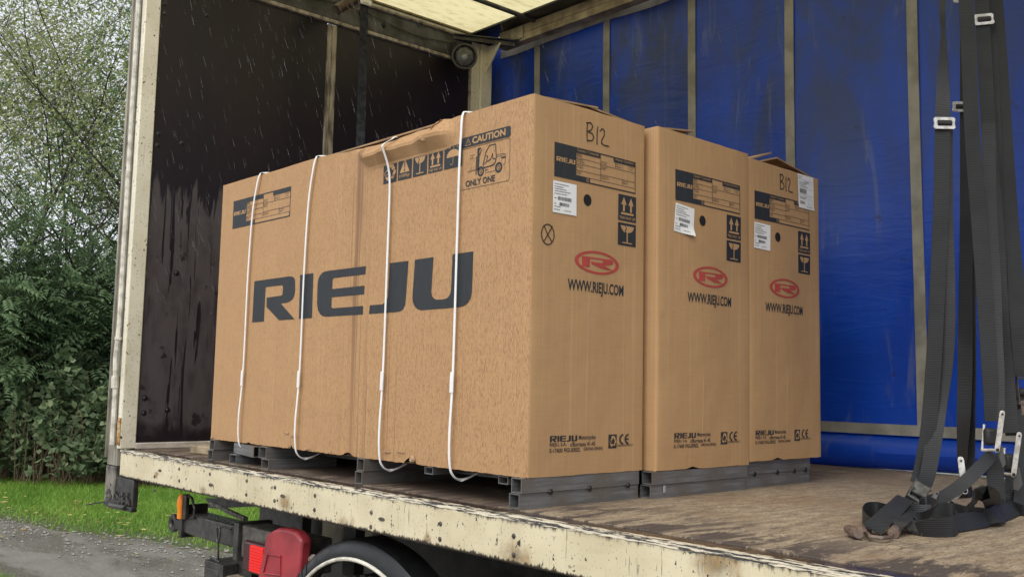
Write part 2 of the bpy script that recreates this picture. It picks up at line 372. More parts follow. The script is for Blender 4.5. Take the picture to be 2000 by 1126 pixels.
def quads(name, V, mat, parent=None, tint=None, kind=None, per=4, loc=None):
    V = np.asarray(V, np.float32).reshape(-1, 3); n = len(V) // per
    if loc is not None: V = V - np.asarray(loc, np.float32)
    me = bpy.data.meshes.new(name); me.vertices.add(len(V)); me.vertices.foreach_set('co', V.ravel())
    me.loops.add(n * per); me.loops.foreach_set('vertex_index', np.arange(n * per, dtype=np.int32))
    me.polygons.add(n); me.polygons.foreach_set('loop_start', np.arange(0, n * per, per, dtype=np.int32))
    me.update(calc_edges=True)
    if tint is not None:
        a = me.attributes.new('tint', 'FLOAT', 'POINT'); a.data.foreach_set('value', np.repeat(np.asarray(tint, np.float32), per))
    o = link(name, me, mat, parent, None if parent is not None else (loc if loc is not None else None))
    if kind: o['kind'] = kind
    return o
def leaves(C, L, W, droop=0.3, nz=0.25):
    """rhombic leaf faces around the centres C, pointing anywhere, most of them drooping"""
    n = len(C); C = np.asarray(C); d = rng.normal(size=(n, 3)); d[:, 2] = d[:, 2] * 0.6 - droop; d /= np.linalg.norm(d, axis=1)[:, None]
    q = rng.normal(size=(n, 3)); q -= d * (q * d).sum(1)[:, None]; q /= np.linalg.norm(q, axis=1)[:, None]
    L = L * rng.uniform(0.6, 1.25, (n, 1)); W = W * rng.uniform(0.65, 1.2, (n, 1)); up = np.cross(d, q) * (L * 0.10)
    return np.stack([C - d * L / 2, C + q * W / 2 + up, C + d * L / 2, C - q * W / 2 + up], 1)

LEAF_PALE = leaf_mat('leaf_pale_olive', (0.19, 0.23, 0.085), (0.48, 0.53, 0.23), (0.62, 0.58, 0.20), 0.45)
LEAF_DARK = leaf_mat('leaf_dark_green', (0.070, 0.125, 0.065), (0.26, 0.37, 0.185), (0.40, 0.48, 0.22), 0.45)
LEAF_MID = leaf_mat('leaf_mid_green', (0.07, 0.16, 0.06), (0.19, 0.34, 0.13), (0.3, 0.4, 0.12), 0.4)
LEAF_BRAMBLE = leaf_mat('leaf_bramble', (0.065, 0.11, 0.05), (0.22, 0.285, 0.14), (0.34, 0.37, 0.22), 0.3)
GRASS = leaf_mat('grass_blades', (0.12, 0.26, 0.03), (0.27, 0.43, 0.07), (0.40, 0.40, 0.13), 0.35)
BARK = plain('bark', (0.045, 0.038, 0.028), 0.85, 0, 0.5, 9); DRYSTEM = plain('dry_stems', (0.20, 0.145, 0.085), 0.8, 0, 0.5, 20)

def pinnate(C, L, W, pairs=5):
    '''compound leaves: pairs of leaflets and one at the tip along a drooping stalk'''
    n = len(C); a = rng.uniform(0, 6.283, n); d = np.stack([np.cos(a), np.sin(a), rng.uniform(-0.75, 0.1, n)], 1); d /= np.linalg.norm(d, axis=1)[:, None]
    q = np.cross(d, np.array([0, 0, 1.0])) + rng.normal(0, 0.25, (n, 3)); q /= np.linalg.norm(q, axis=1)[:, None]; out = []
    S = rng.uniform(0.75, 1.25, (n, 1))
    for k in range(pairs + 1):
        t = (k + 0.6) / (pairs + 0.6); base = C + d * L * S * t + np.array([0, 0, -0.05]) * t * t * S
        for sg in ((-1, 1) if k < pairs else (0,)):
            ax = q * sg * 0.95 + d * (0.35 if sg else 1.0); ax /= np.linalg.norm(ax, axis=1)[:, None]; ll = L * 0.34 * S * (1.1 - 0.4 * abs(t - 0.5)); wv = np.cross(ax, np.cross(d, q)); wv /= np.linalg.norm(wv, axis=1)[:, None]
            dn = np.array([0, 0, -0.25]) * ll
            out.append(np.stack([base, base + ax * ll * 0.5 + wv * W * S / 2, base + ax * ll + dn, base + ax * ll * 0.5 - wv * W * S / 2], 1))
    return np.stack(out, 1)
def limbs(m, p, d, ln, r, lev, tips, R, bend=0.35, kids=(4, 5, 4), ups=0.15):
    n = 6; pts = [p.copy()]; rs = [r]; q = p.copy(); dv = d.normalized()
    for i in range(n):
        dv = (dv + Vector((R.gauss(0, 1), R.gauss(0, 1), R.gauss(0, 1))) * bend * 0.35 + Vector((0, 0, ups * 0.3))).normalized()
        q = q + dv * ln / n; pts.append(q.copy()); rs.append(r * (1 - 0.75 * (i + 1) / n))
    m.tube(pts, rs, 6 if lev < 2 else 4, cap=False)
    if lev >= 1: tips.append((pts, lev))
    if lev >= len(kids): return
    for k in range(kids[lev]):
        t = R.uniform(0.3 if lev == 0 else 0.2, 1.0); i = min(int(t * n), n - 1); b = pts[i].lerp(pts[i + 1], t * n - i)
        a = R.uniform(0, 6.283); side = Vector((math.cos(a), math.sin(a), R.uniform(-0.1, 0.7)))
        nd = (dv * R.uniform(0.3, 0.9) + side * 0.9)
        limbs(m, b, nd, ln * R.uniform(0.42, 0.68), max(0.004, rs[i] * 0.5), lev + 1, tips, R, bend, kids, ups)
def tree(name, label, base, h, r, nleaf, L, W, mat, seed, kids=(9, 6, 4), spread=0.30, lean=(0, 0), group='trees behind the bramble hedge', ups=0.12, trunk=0.55, comp=0):
    R = random.Random(seed); b = Vector((base[0], base[1], GZ)); root = empty(name, b, label, 'tree', group)
    m = MB(); tips = []
    limbs(m, b - Vector((0, 0, 0.05)), Vector((lean[0], lean[1], 1)), h * trunk, r, 0, tips, R, 0.3, kids, ups)
    for k in range(2):
        limbs(m, b + Vector((0, 0, h * 0.1)), Vector((R.uniform(-.45, .45), R.uniform(-.45, .45), 1)), h * trunk * 0.95, r * 0.7, 0, tips, R, 0.35, kids, ups)
    m.build('trunk', BARK, root)
    A = []; Bv = []; wt = []
    for pts, lev in tips:
        for i in range(len(pts) - 1):
            if lev == 1 and i < 3: continue
            A.append(pts[i]); Bv.append(pts[i + 1]); wt.append((pts[i + 1] - pts[i]).length * (1 if lev > 1 else 0.4))
    A = np.array(A); Bv = np.array(Bv); wt = np.array(wt); wt /= wt.sum()
    i = rng.choice(len(A), nleaf, p=wt); t = rng.uniform(0, 1, (nleaf, 1))
    C = A[i] * (1 - t) + Bv[i] * t + rng.normal(0, spread, (nleaf, 3)) * np.array([1, 1, 0.8])
    C[:, 2] = np.maximum(C[:, 2], GZ + 0.25)
    clump = 0.5 + 0.5 * np.sin(C[:, 0] * 3.1 + seed) * np.sin(C[:, 1] * 2.7 + seed * 2) * np.sin(C[:, 2] * 3.3)
    tint = np.clip(0.55 * clump + rng.uniform(0, 0.5, nleaf), 0, 1)
    if comp:
        V = pinnate(C, L, W, comp); tint = np.repeat(np.clip(tint * 0.85 + 0.2 * (C[:, 2] - GZ) / h, 0, 1), V.shape[1])
    else: V = leaves(C, L, W)
    quads('crown', V, mat, root, tint, 'stuff', loc=b)
    return root
tree('willow_tree', 'tall thin olive leaved tree with sky between its leaves left of the cream post', (-14.0, 3.35), 11.5, 0.060, 23000, 0.084, 0.033, LEAF_PALE, 3, lean=(0.02, 0.02))
tree('willow_tree', 'second thin olive leaved tree, the one nearest the left border of the view', (-14.2, 1.6), 11.0, 0.058, 20000, 0.084, 0.033, LEAF_PALE, 8, lean=(0.0, 0.03))
tree('ash_tree', 'fresher green tree half hidden by the upper end of the cream post', (-14.9, 4.75), 9.5, 0.08, 13000, 0.10, 0.045, LEAF_MID, 12, spread=0.22)
tree('willow_tree', 'thin pale tree farthest back, seen only through gaps between nearer crowns', (-18.6, 3.9), 11.5, 0.06, 7000, 0.09, 0.035, LEAF_PALE, 21)
tree('rowan_tree', 'low dark green rowan at the left border of the view, above the brambles', (-13.5, 1.75), 4.5, 0.09, 1500, 0.26, 0.035, LEAF_DARK, 31, kids=(7, 5, 4), spread=0.16, comp=5)
tree('rowan_tree', 'low dark green rowan in the middle above the brambles', (-13.2, 2.75), 4.9, 0.07, 1700, 0.26, 0.035, LEAF_DARK, 37, kids=(7, 5, 4), spread=0.16, comp=5)
tree('rowan_tree', 'low dark green rowan close beside the cream post of the truck', (-12.5, 3.75), 4.2, 0.08, 1500, 0.30, 0.042, LEAF_DARK, 41, kids=(7, 5, 4), spread=0.16, comp=4)
tree('rowan_tree', 'dark green rowan seen only under the truck floor', (-11.6, 5.2), 4.0, 0.08, 1200, 0.26, 0.035, LEAF_DARK, 43, kids=(7, 5, 4), spread=0.16, comp=5)
# the wood behind reads as one dark mass
n = 34000
C = np.stack([rng.uniform(-27, -13, n), rng.uniform(-5, 11, n), rng.uniform(0, 1, n) ** 1.3 * 4.0 + GZ], 1)
C[:, 1] = 6.3 + 0.5 * (C[:, 0] + 13) * 0.55 + rng.normal(0, 1.3, n) + 0.0
C[:, 2] = GZ + (C[:, 2] - GZ) * (0.75 + 0.25 * np.sin(C[:, 0] * 2.3))
quads('wood', leaves(C, 0.20, 0.10), LEAF_DARK, None, rng.uniform(0, 0.75, n), 'stuff')

def bramble(x, y, rx, ry, h, n, seed, label):
    R = random.Random(seed); b = Vector((x, y, GZ)); root = empty('bramble_bush', b, label, 'bush', 'brambles along the verge')
    u = rng.normal(size=(n, 3)); u /= np.linalg.norm(u, axis=1)[:, None]; u[:, 2] = np.abs(u[:, 2])
    lump = 1 + 0.26 * np.sin(u[:, 0] * 7 + seed) * np.sin(u[:, 1] * 6 + 2 * seed) + 0.16 * np.sin(u[:, 2] * 9 + seed) * np.cos(u[:, 0] * 11)
    rad = lump * (1 - 0.32 * rng.uniform(0, 1, n) ** 2)
    C = np.stack([b.x + u[:, 0] * rx * rad, b.y + u[:, 1] * ry * rad, GZ + 0.16 + u[:, 2] * (h - 0.16) * rad], 1)
    C = C[(C[:, 2] > GZ + 0.46 + 0.26 * np.sin(C[:, 0] * 5 + C[:, 1] * 2)) | (rng.uniform(0, 1, n) < 0.16)]
    quads('foliage', leaves(C, 0.125, 0.092, 0.15), LEAF_BRAMBLE, root, rng.uniform(0, 1, len(C)), 'stuff', loc=b)
    m = MB()
    for k in range(150):
        a = R.uniform(0, 6.283); q = b + Vector((math.cos(a) * rx * R.uniform(.2, .95), math.sin(a) * ry * R.uniform(.2, .95), 0))
        tp = q + Vector((R.uniform(-.35, .35), R.uniform(-.35, .35), R.uniform(0.25, 0.8) * h)); md = q.lerp(tp, 0.5) + Vector((0, 0, 0.12))
        m.tube([q, md, tp], [0.008, 0.006, 0.003], 4, cap=False)
    o = m.build('stems', DRYSTEM, root); o['kind'] = 'stuff'
for (x, y, rx, ry, h, n, s, lb) in [
    (-14.6, 0.9, 1.0, 0.8, 1.35, 2600, 1, 'bramble bush at the far left end of the hedge'),
    (-13.3, 1.85, 1.0, 0.75, 1.25, 3200, 2, 'bramble bush at the left border beside the old fence post'),
    (-12.35, 2.75, 0.95, 0.7, 1.5, 3800, 3, 'tallest bramble bush, in the middle of the hedge left of the truck'),
    (-11.75, 3.45, 0.8, 0.7, 1.35, 3600, 4, 'bramble bush right beside the cream post of the truck'),
    (-10.8, 4.05, 0.9, 0.7, 1.1, 3000, 5, 'bramble bush seen under the near end of the cream side rail'),
    (-9.7, 4.9, 1.0, 0.8, 1.1, 2400, 6, 'bramble bush seen below the rail above the amber lamp')]: bramble(x, y, rx, ry, h, n, s, lb)
fp = empty('fence_post', (-13.05, 2.22, GZ), 'old grey wooden fence post standing in the brambles at the left', 'post')
m = MB(); m.tube([(-13.05, 2.22, GZ - .05), (-13.04, 2.23, GZ + 0.6), (-13.06, 2.2, GZ + 1.22)], [0.062, 0.058, 0.055], 8); m.build('post', plain('old_wood', (0.17, 0.15, 0.10), 0.9, 0, 0.45, 12), fp)

def hedge_y(x): return 2.62 + 0.52 * (x + 11.9) if x > -13.5 else 1.79 + 0.2 * (x + 13.5)
n = 95000
gx = rng.uniform(-16, -3.2, n); f = rng.uniform(0, 1, n) ** 0.9
ey = np.array([edge_y(x) for x in gx]); hy = np.array([min(hedge_y(x), 7) for x in gx]) + 0.35
gy = ey + (hy - ey) * f
edge = (gy - ey)
keep = rng.uniform(0, 1, n) < np.clip(0.10 + edge * 1.5, 0, 1); gx, gy, edge = gx[keep], gy[keep], edge[keep]; n = len(gx)
hgt = rng.uniform(0.035, 0.085, n) * np.clip(0.45 + edge * 0.55, 0.4, 1.25); a = rng.uniform(0, 6.283, n); wd = rng.uniform(0.0035, 0.007, n)
ln = rng.normal(0, 0.6, (n, 2)) * hgt[:, None]
B0 = np.stack([gx, gy, np.full(n, GZ - 0.012)], 1); s_ = np.stack([np.cos(a) * wd, np.sin(a) * wd, np.zeros(n)], 1)
T = B0 + np.concatenate([ln, hgt[:, None]], 1)
pat = 0.5 + 0.5 * np.sin(gx * 2.1 + 1.3 * np.sin(gy * 3)) * np.sin(gy * 2.6)
quads('grass', np.stack([B0 - s_, B0 + s_, T], 1), GRASS, None, np.clip(pat * 0.4 + rng.uniform(0, 0.62, n), 0, 1), 'stuff', per=3)
# leaves fallen on the grass, stones along the road edge
n = 260; x = rng.uniform(-13, -4, n); y = np.array([edge_y(v) for v in x]) + rng.uniform(-0.6, 1.6, n)
C = np.stack([x, y, np.where(y > np.array([edge_y(v) for v in x]), GZ + 0.045, GZ + 0.012)], 1); V = leaves(C, 0.085, 0.05, 0); V[:, :, 2] = C[:, None, 2] + (V[:, :, 2] - C[:, None, 2]) * 0.2
quads('fallen_leaves', V, leaf_mat('dead_leaf', (0.42, 0.36, 0.13), (0.20, 0.11, 0.04), (0.30, 0.07, 0.03), 0.1), None, rng.uniform(0, 1, n) ** 2, 'stuff')
m = MB(); R = random.Random(5)
for k in range(900):
    x = R.uniform(-12, -4); y = edge_y(x) - abs(R.gauss(0, 0.55)) + 0.12; s = R.uniform(0.006, 0.022)
    V = []
    for i in range(6):
        d = [(1, 0, 0), (0, 1, 0), (-1, 0, 0), (0, -1, 0), (0, 0, .7), (0, 0, -.4)][i]; V.append((x + d[0] * s * R.uniform(.7, 1.3), y + d[1] * s * R.uniform(.7, 1.3), GZ + 0.3 * s + d[2] * s))
    m.add(V, [(0, 1, 4), (1, 2, 4), (2, 3, 4), (3, 0, 4), (1, 0, 5), (2, 1, 5), (3, 2, 5), (0, 3, 5)])
tag(m.build('gravel', plain('wet_stone', (0.26, 0.24, 0.21), 0.4, 0, 0.5, 30), smooth=False), kind='stuff')
# small tufts growing in the road near the camera
n = 2600; cx = rng.choice([-6.35, -6.1, -5.85, -5.4, -6.6], n); gx = cx + rng.normal(0, 0.09, n); gy = 0.05 + (cx + 6.2) * 0.26 + rng.normal(0, 0.06, n) + 0.02
a = rng.uniform(0, 6.283, n); B0 = np.stack([gx, gy, np.full(n, GZ)], 1); s_ = np.stack([np.cos(a), np.sin(a), np.zeros(n)], 1) * 0.004
T = B0 + np.stack([rng.normal(0, 0.02, n), rng.normal(0, 0.02, n), rng.uniform(0.015, 0.045, n)], 1)
quads('road_moss', np.stack([B0 - s_, B0 + s_, T], 1), GRASS, None, rng.uniform(0, 0.9, n), 'stuff', per=3)

# ---------------------------------------------------------------- the truck
TR = empty('curtain_side_truck', (0.0, 1.15, GZ), 'old curtain side truck with cream side rail, dark bulkhead, blue curtain and open near side', 'truck')
CREAM = rail_paint('cream_paint'); CREAM2 = rail_paint('cream_post_paint', 0.6); EDGE = edge_paint('chipped_white_edge')
BLACKM = plain('black_steel', (0.016, 0.016, 0.017), 0.4, 0.0, 0.4, 18, dirt=(0.05, 0.045, 0.038)); GRIME = plain('grimy_grey_steel', (0.085, 0.084, 0.083), 0.55, 0.1, 0.6, 9, dirt=(0.025, 0.023, 0.022))
ALU = plain('dull_trim', (0.42, 0.37, 0.30), 0.5, 0.0, 0.6, 24, dirt=(0.13, 0.105, 0.08)); RUST = plain('rust', (0.30, 0.12, 0.035), 0.85, 0, 0.5, 40, dirt=(0.55, 0.40, 0.2))
BOLT = plain('dark_bolt', (0.035, 0.03, 0.028), 0.45, 0.5, 0.4, 60); PALEPIPE = plain('pale_pipe', (0.68, 0.65, 0.56), 0.4, 0, 0.3, 20, dirt=(0.40, 0.37, 0.30))
WBOLT = plain('wall_bolt', (0.02, 0.017, 0.02), 0.35, 0.2, 0.4, 60)
RBOLT = plain('painted_bolt', (0.12, 0.10, 0.075), 0.5, 0.2, 0.6, 90, dirt=(0.03, 0.025, 0.02))
FLOOR = floor_ply('load_floor_ply'); PLY = wall_ply('phenolic_ply'); DARKF = plain('dark_wet_lip', (0.030, 0.024, 0.021), 0.25, 0, 0.5, 22, dirt=(0.10, 0.07, 0.05))
XE = 3.1                                      # the far (open) end of the body, beyond the right border
def part(name, m, mat, parent=TR, **k): return m.build(name, mat, parent, **k)
fx = [-2.80, -1.99, -0.78, 0.434, 1.65, XE]
for a, b in zip(fx[:-1], fx[1:]):
    part('floor_board', MB().box(a + 0.002, b - 0.002, -0.018, 2.44, -0.028, 0.0), FLOOR, bevel=0.0015)
part('side_rail', MB().box(-2.785, XE, -0.12, -0.055, -0.131, -0.007), CREAM, bevel=0.008)
R = random.Random(3); m = MB(); N_ = 260; top = []
for i in range(N_ + 1):
    x = lerp(-2.785, XE, i / N_); j = R.uniform(-.0018, .0018); k = R.uniform(-.002, .002)
    top.append([(x, -0.1215 + j, -0.012 + k), (x, -0.119 + j, 0.0015), (x, -0.102 + j, 0.003 + k * .4), (x, -0.098, -0.008)])
for i in range(N_): m.add(top[i] + top[i + 1], [(0, 1, 5, 4), (1, 2, 6, 5), (2, 3, 7, 6)])
part('rail_edge', m, EDGE)
part('rail_lip', MB().box(-2.785, XE, -0.0985, -0.0205, -0.03, -0.003), DARKF, bevel=0.002)
for (px, py) in [(302, 930), (302, 957), (350, 915), (350, 938), (410, 925), (410, 946), (482, 938), (481, 965), (537, 951), (536, 977), (615, 967), (614, 995), (1003, 1046), (1003, 1083), (725, 1000), (724, 1028), (860, 1022), (859, 1052)]:
    p = at(px, py, -0.121); part('rail_bolt', MB().lathe(p, (0, -1, 0), [(0.0, 0.003), (0.005, 0.003), (0.0065, 0.001), (0.0078, 0.0), (0.0078, -0.003)], 10), RBOLT)
for px, py in [(312, 918), (412, 946), (552, 968), (745, 1013)]:      # oval lashing slots with rust below them
    p = at(px, py, -0.1215); m = MB()
    m.prism([(p.x + 0.017 * math.cos(t), -0.1225, p.z + 0.006 * math.sin(t)) for t in [i * 0.5236 for i in range(12)]], (0, 0.004, 0)); part('lashing_slot', m, RBOLT)
part('far_rail', MB().box(-2.785, XE, 2.45, 2.52, -0.14, -0.002), CREAM, bevel=0.006)

# bulkhead (the dark wall)
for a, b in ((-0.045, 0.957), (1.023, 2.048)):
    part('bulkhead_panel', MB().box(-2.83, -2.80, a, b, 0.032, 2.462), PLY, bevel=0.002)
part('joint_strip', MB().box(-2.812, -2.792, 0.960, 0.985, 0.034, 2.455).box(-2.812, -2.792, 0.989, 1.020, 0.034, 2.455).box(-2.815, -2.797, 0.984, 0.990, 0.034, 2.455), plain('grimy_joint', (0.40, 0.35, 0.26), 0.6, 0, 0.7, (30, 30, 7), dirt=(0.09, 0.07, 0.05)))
part('bulkhead_sill', MB().box(-2.84, -2.785, -0.045, 2.05, 0.0, 0.030), plain('sill_paint', (0.58, 0.51, 0.43), 0.5, 0, 0.4, (30, 12, 30)), bevel=0.003)
part('panel_trim', MB().box(-2.815, -2.780, -0.045, 2.05, 2.464, 2.486), ALU, bevel=0.003)
part('header_beam', MB().box(-2.86, -2.790, -0.045, 2.20, 2.488, 2.640), GRIME, bevel=0.006)
part('header_trim', MB().tube([(-2.785, -0.04, 2.646), (-2.785, 2.0, 2.646)], 0.013, 8), ALU)
part('header_panel', MB().prism([(-2.80, -0.045, 2.632), (-2.80, -0.045, 2.66), (-3.0, -0.045, 2.775), (-3.02, -0.045, 2.755)], (0, 2.3, 0)), BLACKM)
part('edge_trim', MB().box(-2.805, -2.783, 2.049, 2.058, 0.032, 2.46), ALU)
for (px, py) in [(322, 27), (322, 8), (404, 30), (310, 262), (308, 284), (355, 280), (345, 533), (283, 777), (281, 806), (327, 800), (700, 65), (703, 80), (1000, 1), ]:
    if px > 900: continue
    p = atx(px, py, -2.799); part('bolt', MB().lathe(p, (1, 0, 0), [(0.0, 0.005), (0.006, 0.004), (0.009, 0.001), (0.015, 0.0), (0.015, -0.003)], 12), WBOLT)
for py_, z in ((0.62, 2.56), (1.35, 2.55), (1.18, 2.575)):
    part('bolt', MB().lathe((-2.789, py_, z), (1, 0, 0), [(0.0, 0.008), (0.013, 0.006), (0.016, 0.0)], 10), BOLT)
part('corner_panel', MB().box(-3.06, -3.03, 2.05, 2.46, 0.0, 2.76), BLACKM)
# near corner post
part('corner_post', MB().box(-2.835, -2.788, -0.122, -0.043, 0.002, 2.76), CREAM2, bevel=0.005)
part('post_flange', MB().box(-2.965, -2.838, -0.116, -0.055, -0.085, 2.76).box(-2.975, -2.955, -0.128, -0.05, -0.05, 2.76), plain('worn_grey_paint', (0.34, 0.315, 0.25), 0.5, 0, 0.6, (30, 30, 5), dirt=(0.13, 0.115, 0.09)), bevel=0.004)
part('post_foot', MB().box(-2.968, -2.838, -0.118, -0.053, -0.29, -0.088), plain('sooty_paint', (0.03, 0.028, 0.026), 0.5, 0, 0.5, (14, 14, 8), dirt=(0.22, 0.20, 0.16)), bevel=0.004)
pp = [(-2.862, -0.132, z) for z in (2.76, 1.9, 1.0, 0.62)] + [(-2.868, -0.139, 0.45), (-2.862, -0.133, 0.28), (-2.862, -0.132, 0.02)]
part('post_pipe', MB().tube(pp, 0.0135, 8), PALEPIPE)
part('post_collar', MB().tube([(-2.865, -0.136, 0.36), (-2.865, -0.136, 0.30)], 0.019, 10).tube([(-2.862, -0.133, 0.555), (-2.862, -0.133, 0.54)], 0.019, 10), PALEPIPE)
part('rusty_hinge', MB().box(-2.812, -2.790, -0.130, -0.121, 0.02, 0.155).tube([(-2.80, -0.128, 0.03), (-2.80, -0.128, 0.145)], 0.009, 8), RUST, bevel=0.002)
for z in (1.56, 1.43, 0.25, 0.42): part('bolt', MB().lathe((-2.93, -0.117, z), (0, -1, 0), [(0, .006), (.009, .005), (.011, 0)], 8), BOLT)
part('post_bracket', MB().box(-2.985, -2.96, -0.10, -0.04, 1.44, 1.60), BLACKM)
part('lower_bracket', MB().box(-2.838, -2.62, -0.112, -0.085, -0.265, -0.132).box(-2.955, -2.60, -0.125, -0.095, -0.284, -0.262).tube([(-2.85, -0.13, -0.275), (-2.66, -0.13, -0.268)], 0.014, 8), BLACKM, bevel=0.004)
R = random.Random(9); m = MB()
for k in range(120):
    x = R.uniform(-2.94, -2.64); z = -0.262 + abs(R.gauss(0, 0.03)); s = R.uniform(.002, .007); m.obox((x, -0.118, z), (s, 0, s * .3), (0, s * .5, 0), (-s * .3, 0, s))
part('road_dirt', m, plain('tarry_dirt', (0.02, 0.018, 0.016), 0.3, 0, 0.4, 40, dirt=(0.09, 0.08, 0.07)))
a = at(245, 978, -0.12); b = at(168, 985, -0.25)
part('loose_wire', MB().tube([a, a.lerp(b, 0.4) + Vector((0, 0, 0.006)), a.lerp(b, 0.75) + Vector((0, 0, 0.004)), b], 0.0035, 5), BLACKM)

# far corner post, top rail, gusset, work lamp
part('corner_post', MB().box(-2.84, -2.785, 2.060, 2.128, 0.0, 2.63).box(-2.84, -2.768, 2.130, 2.225, 0.0, 2.63), CREAM2, bevel=0.004)
g = [at(930, 99, 2.17), at(977, 83, 2.17), at(930, 181, 2.17)]
part('gusset', MB().prism(g, (0, 0.012, 0)), CREAM2, bevel=0.002)
part('top_rail', MB().box(-2.79, XE, 2.30, 2.37, 2.640, 2.690).box(-2.79, XE, 2.304, 2.37, 2.693, 2.752), plain('dirty_cream', (0.42, 0.355, 0.235), 0.55, 0, 0.7, 7, dirt=(0.16, 0.125, 0.085)), bevel=0.003)
for x in (-2.60, -1.4, -0.2, 1.0): part('rail_joint', MB().box(x - 0.06, x + 0.06, 2.288, 2.302, 2.655, 2.742), plain('joint_plate', (0.40, 0.36, 0.26), 0.5, 0, 0.5, 14), bevel=0.004)
part('roof_gutter', MB().box(-3.0, XE, 2.19, 2.36, 2.756, 2.768), BLACKM)
part('corner_plate', MB().prism([(-2.80, 1.85, 2.635), (-2.80, 2.285, 2.635), (-2.56, 2.285, 2.635)], (0, 0, 0.008)).prism([(-2.789, 1.90, 2.63), (-2.59, 2.27, 2.63), (-2.59, 2.27, 2.60), (-2.789, 1.90, 2.61)], (-0.006, 0.006, 0)), BLACKM)
part('near_top_rail', MB().box(-2.96, XE, -0.16, -0.06, 2.70, 2.80), CREAM, bevel=0.005)
for y in (-0.10, 2.38): part('end_post', MB().box(XE - 0.08, XE, y - 0.05, y + 0.05, 0, 2.75), CREAM, bevel=0.005)
part('end_header', MB().box(XE - 0.08, XE, -0.04, 2.32, 2.62, 2.75), GRIME, bevel=0.004)
lc = atx(908, 113, -2.66); ax = Vector((0.70, -0.62, -0.10)).normalized()
lamp = part('work_lamp', MB().lathe(lc, ax, [(0.02, -0.075), (0.06, -0.07), (0.076, -0.02), (0.079, 0.03), (0.083, 0.034), (0.083, 0.048), (0.072, 0.050), (0.062, 0.026)], 28), BLACKM)
part('reflector', MB().lathe(lc, ax, [(0.062, 0.028), (0.05, 0.012), (0.03, 0.002), (0.001, -0.004)], 24), plain('dull_reflector', (0.10, 0.10, 0.10), 0.35, 0.8, 0.5, 40), lamp)
part('bulb', MB().lathe(lc, ax, [(0.001, 0.034), (0.012, 0.03), (0.018, 0.016), (0.012, 0.0)], 14), plain('bulb_glass', (0.8, 0.8, 0.76), 0.08, 0.0, 0.1), lamp)
part('lens', MB().lathe(lc, ax, [(0.062, 0.036), (0.052, 0.045), (0.03, 0.052), (0.001, 0.054)], 24), glassy('lamp_glass', (0.6, 0.63, 0.62), 0.12, 0.9), lamp)
part('bracket', MB().box(lc.x - 0.11, lc.x - 0.05, lc.y - 0.03, lc.y + 0.03, lc.z + 0.03, lc.z + 0.12), BLACKM, lamp)
# header clutter: the brown tube with wire rings, the cable
a, b = atx(657, 20, -2.58), atx(712, -14, -2.58)
part('roof_pole', MB().tube([a, b], 0.030, 12), plain('brown_tube', (0.10, 0.07, 0.045), 0.5, 0.2, 0.5, 20))
m = MB()
for px, py, r in ((688, 6, 0.045), (697, 2, 0.05)):
    c = atx(px, py, -2.55); m.tube([c + Vector((0, math.cos(t) * r, math.sin(t) * r)) for t in [i * 0.3927 for i in range(16)]], 0.0035, 5, closed=True)
part('wire_ring', m, plain('wire', (0.16, 0.12, 0.09), 0.5, 0.5))
part('cable', MB().tube([(-2.778, y, 2.60 + 0.02 * math.sin(y * 7) - 0.02 * y) for y in [0.6 + 0.1 * i for i in range(14)]], 0.004, 5), BLACKM)

# roof sheet over its bows
def roof_z(x, y): return 2.772 + 0.02 * abs(math.sin((x + 2.42) * math.pi / 0.62)) + 0.012 * math.sin(x * 9 + y * 4) * 0.3
m = MB(); nx, ny = 90, 30
P = [(lerp(-3.01, XE, i / nx), lerp(-0.12, 2.28, j / ny), roof_z(lerp(-3.01, XE, i / nx), lerp(-0.12, 2.28, j / ny))) for i in range(nx + 1) for j in range(ny + 1)]
m.add(P, [(i * (ny + 1) + j, (i + 1) * (ny + 1) + j, (i + 1) * (ny + 1) + j + 1, i * (ny + 1) + j + 1) for i in range(nx) for j in range(ny)])
part('roof_sheet', m, roof_mat('yellowed_roof_sheet'))
for k in range(9): part('roof_bow', MB().tube([(-2.44 + 0.64 * k, -0.06, 2.748), (-2.44 + 0.64 * k, 2.30, 2.748)], 0.016, 10), GRIME)
part('strap_rail', MB().tube([(-0.6, 1.2, 2.722), (XE, 1.2, 2.722)], 0.014, 10), GRIME)
part('roof_hem', MB().box(-2.985, -2.965, -0.05, 2.2, 2.762, 2.775), plain('hem', (0.30, 0.24, 0.13), 0.8, 0, 0.5, 40))

# the blue curtain, its webbing, the rolled bottom
def cur_y(x, z): return 2.42 + 0.010 * math.sin(x * 4.8 + z * 0.8) * (0.4 + 0.3 * z) + 0.006 * math.sin(x * 11 + z * 2.5)
prof = [(2.74 - (2.74 - 0.17) * k / 34, 0.0) for k in range(35)] + [(0.155, 0.012), (0.14, -0.03), (0.115, -0.058), (0.08, -0.07), (0.045, -0.06), (0.015, -0.03), (0.004, 0.01), (0.012, 0.05)]
m = MB(); nx = 150; V = []
for i in range(nx + 1):
    x = lerp(-3.08, XE, i / nx)
    for z, o in prof: V.append((x, cur_y(x, max(z, 0.2)) + o * (1 + 0.15 * math.sin(x * 3)), z + (0.006 * math.sin(x * 2.3) if z < 0.1 else 0)))
k = len(prof); m.add(V, [(i * k + j, (i + 1) * k + j, (i + 1) * k + j + 1, i * k + j + 1) for i in range(nx) for j in range(k - 1)])
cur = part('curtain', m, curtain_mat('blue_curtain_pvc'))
WEB = webbing('grey_curtain_webbing', (0.34, 0.325, 0.28), 2, 70)
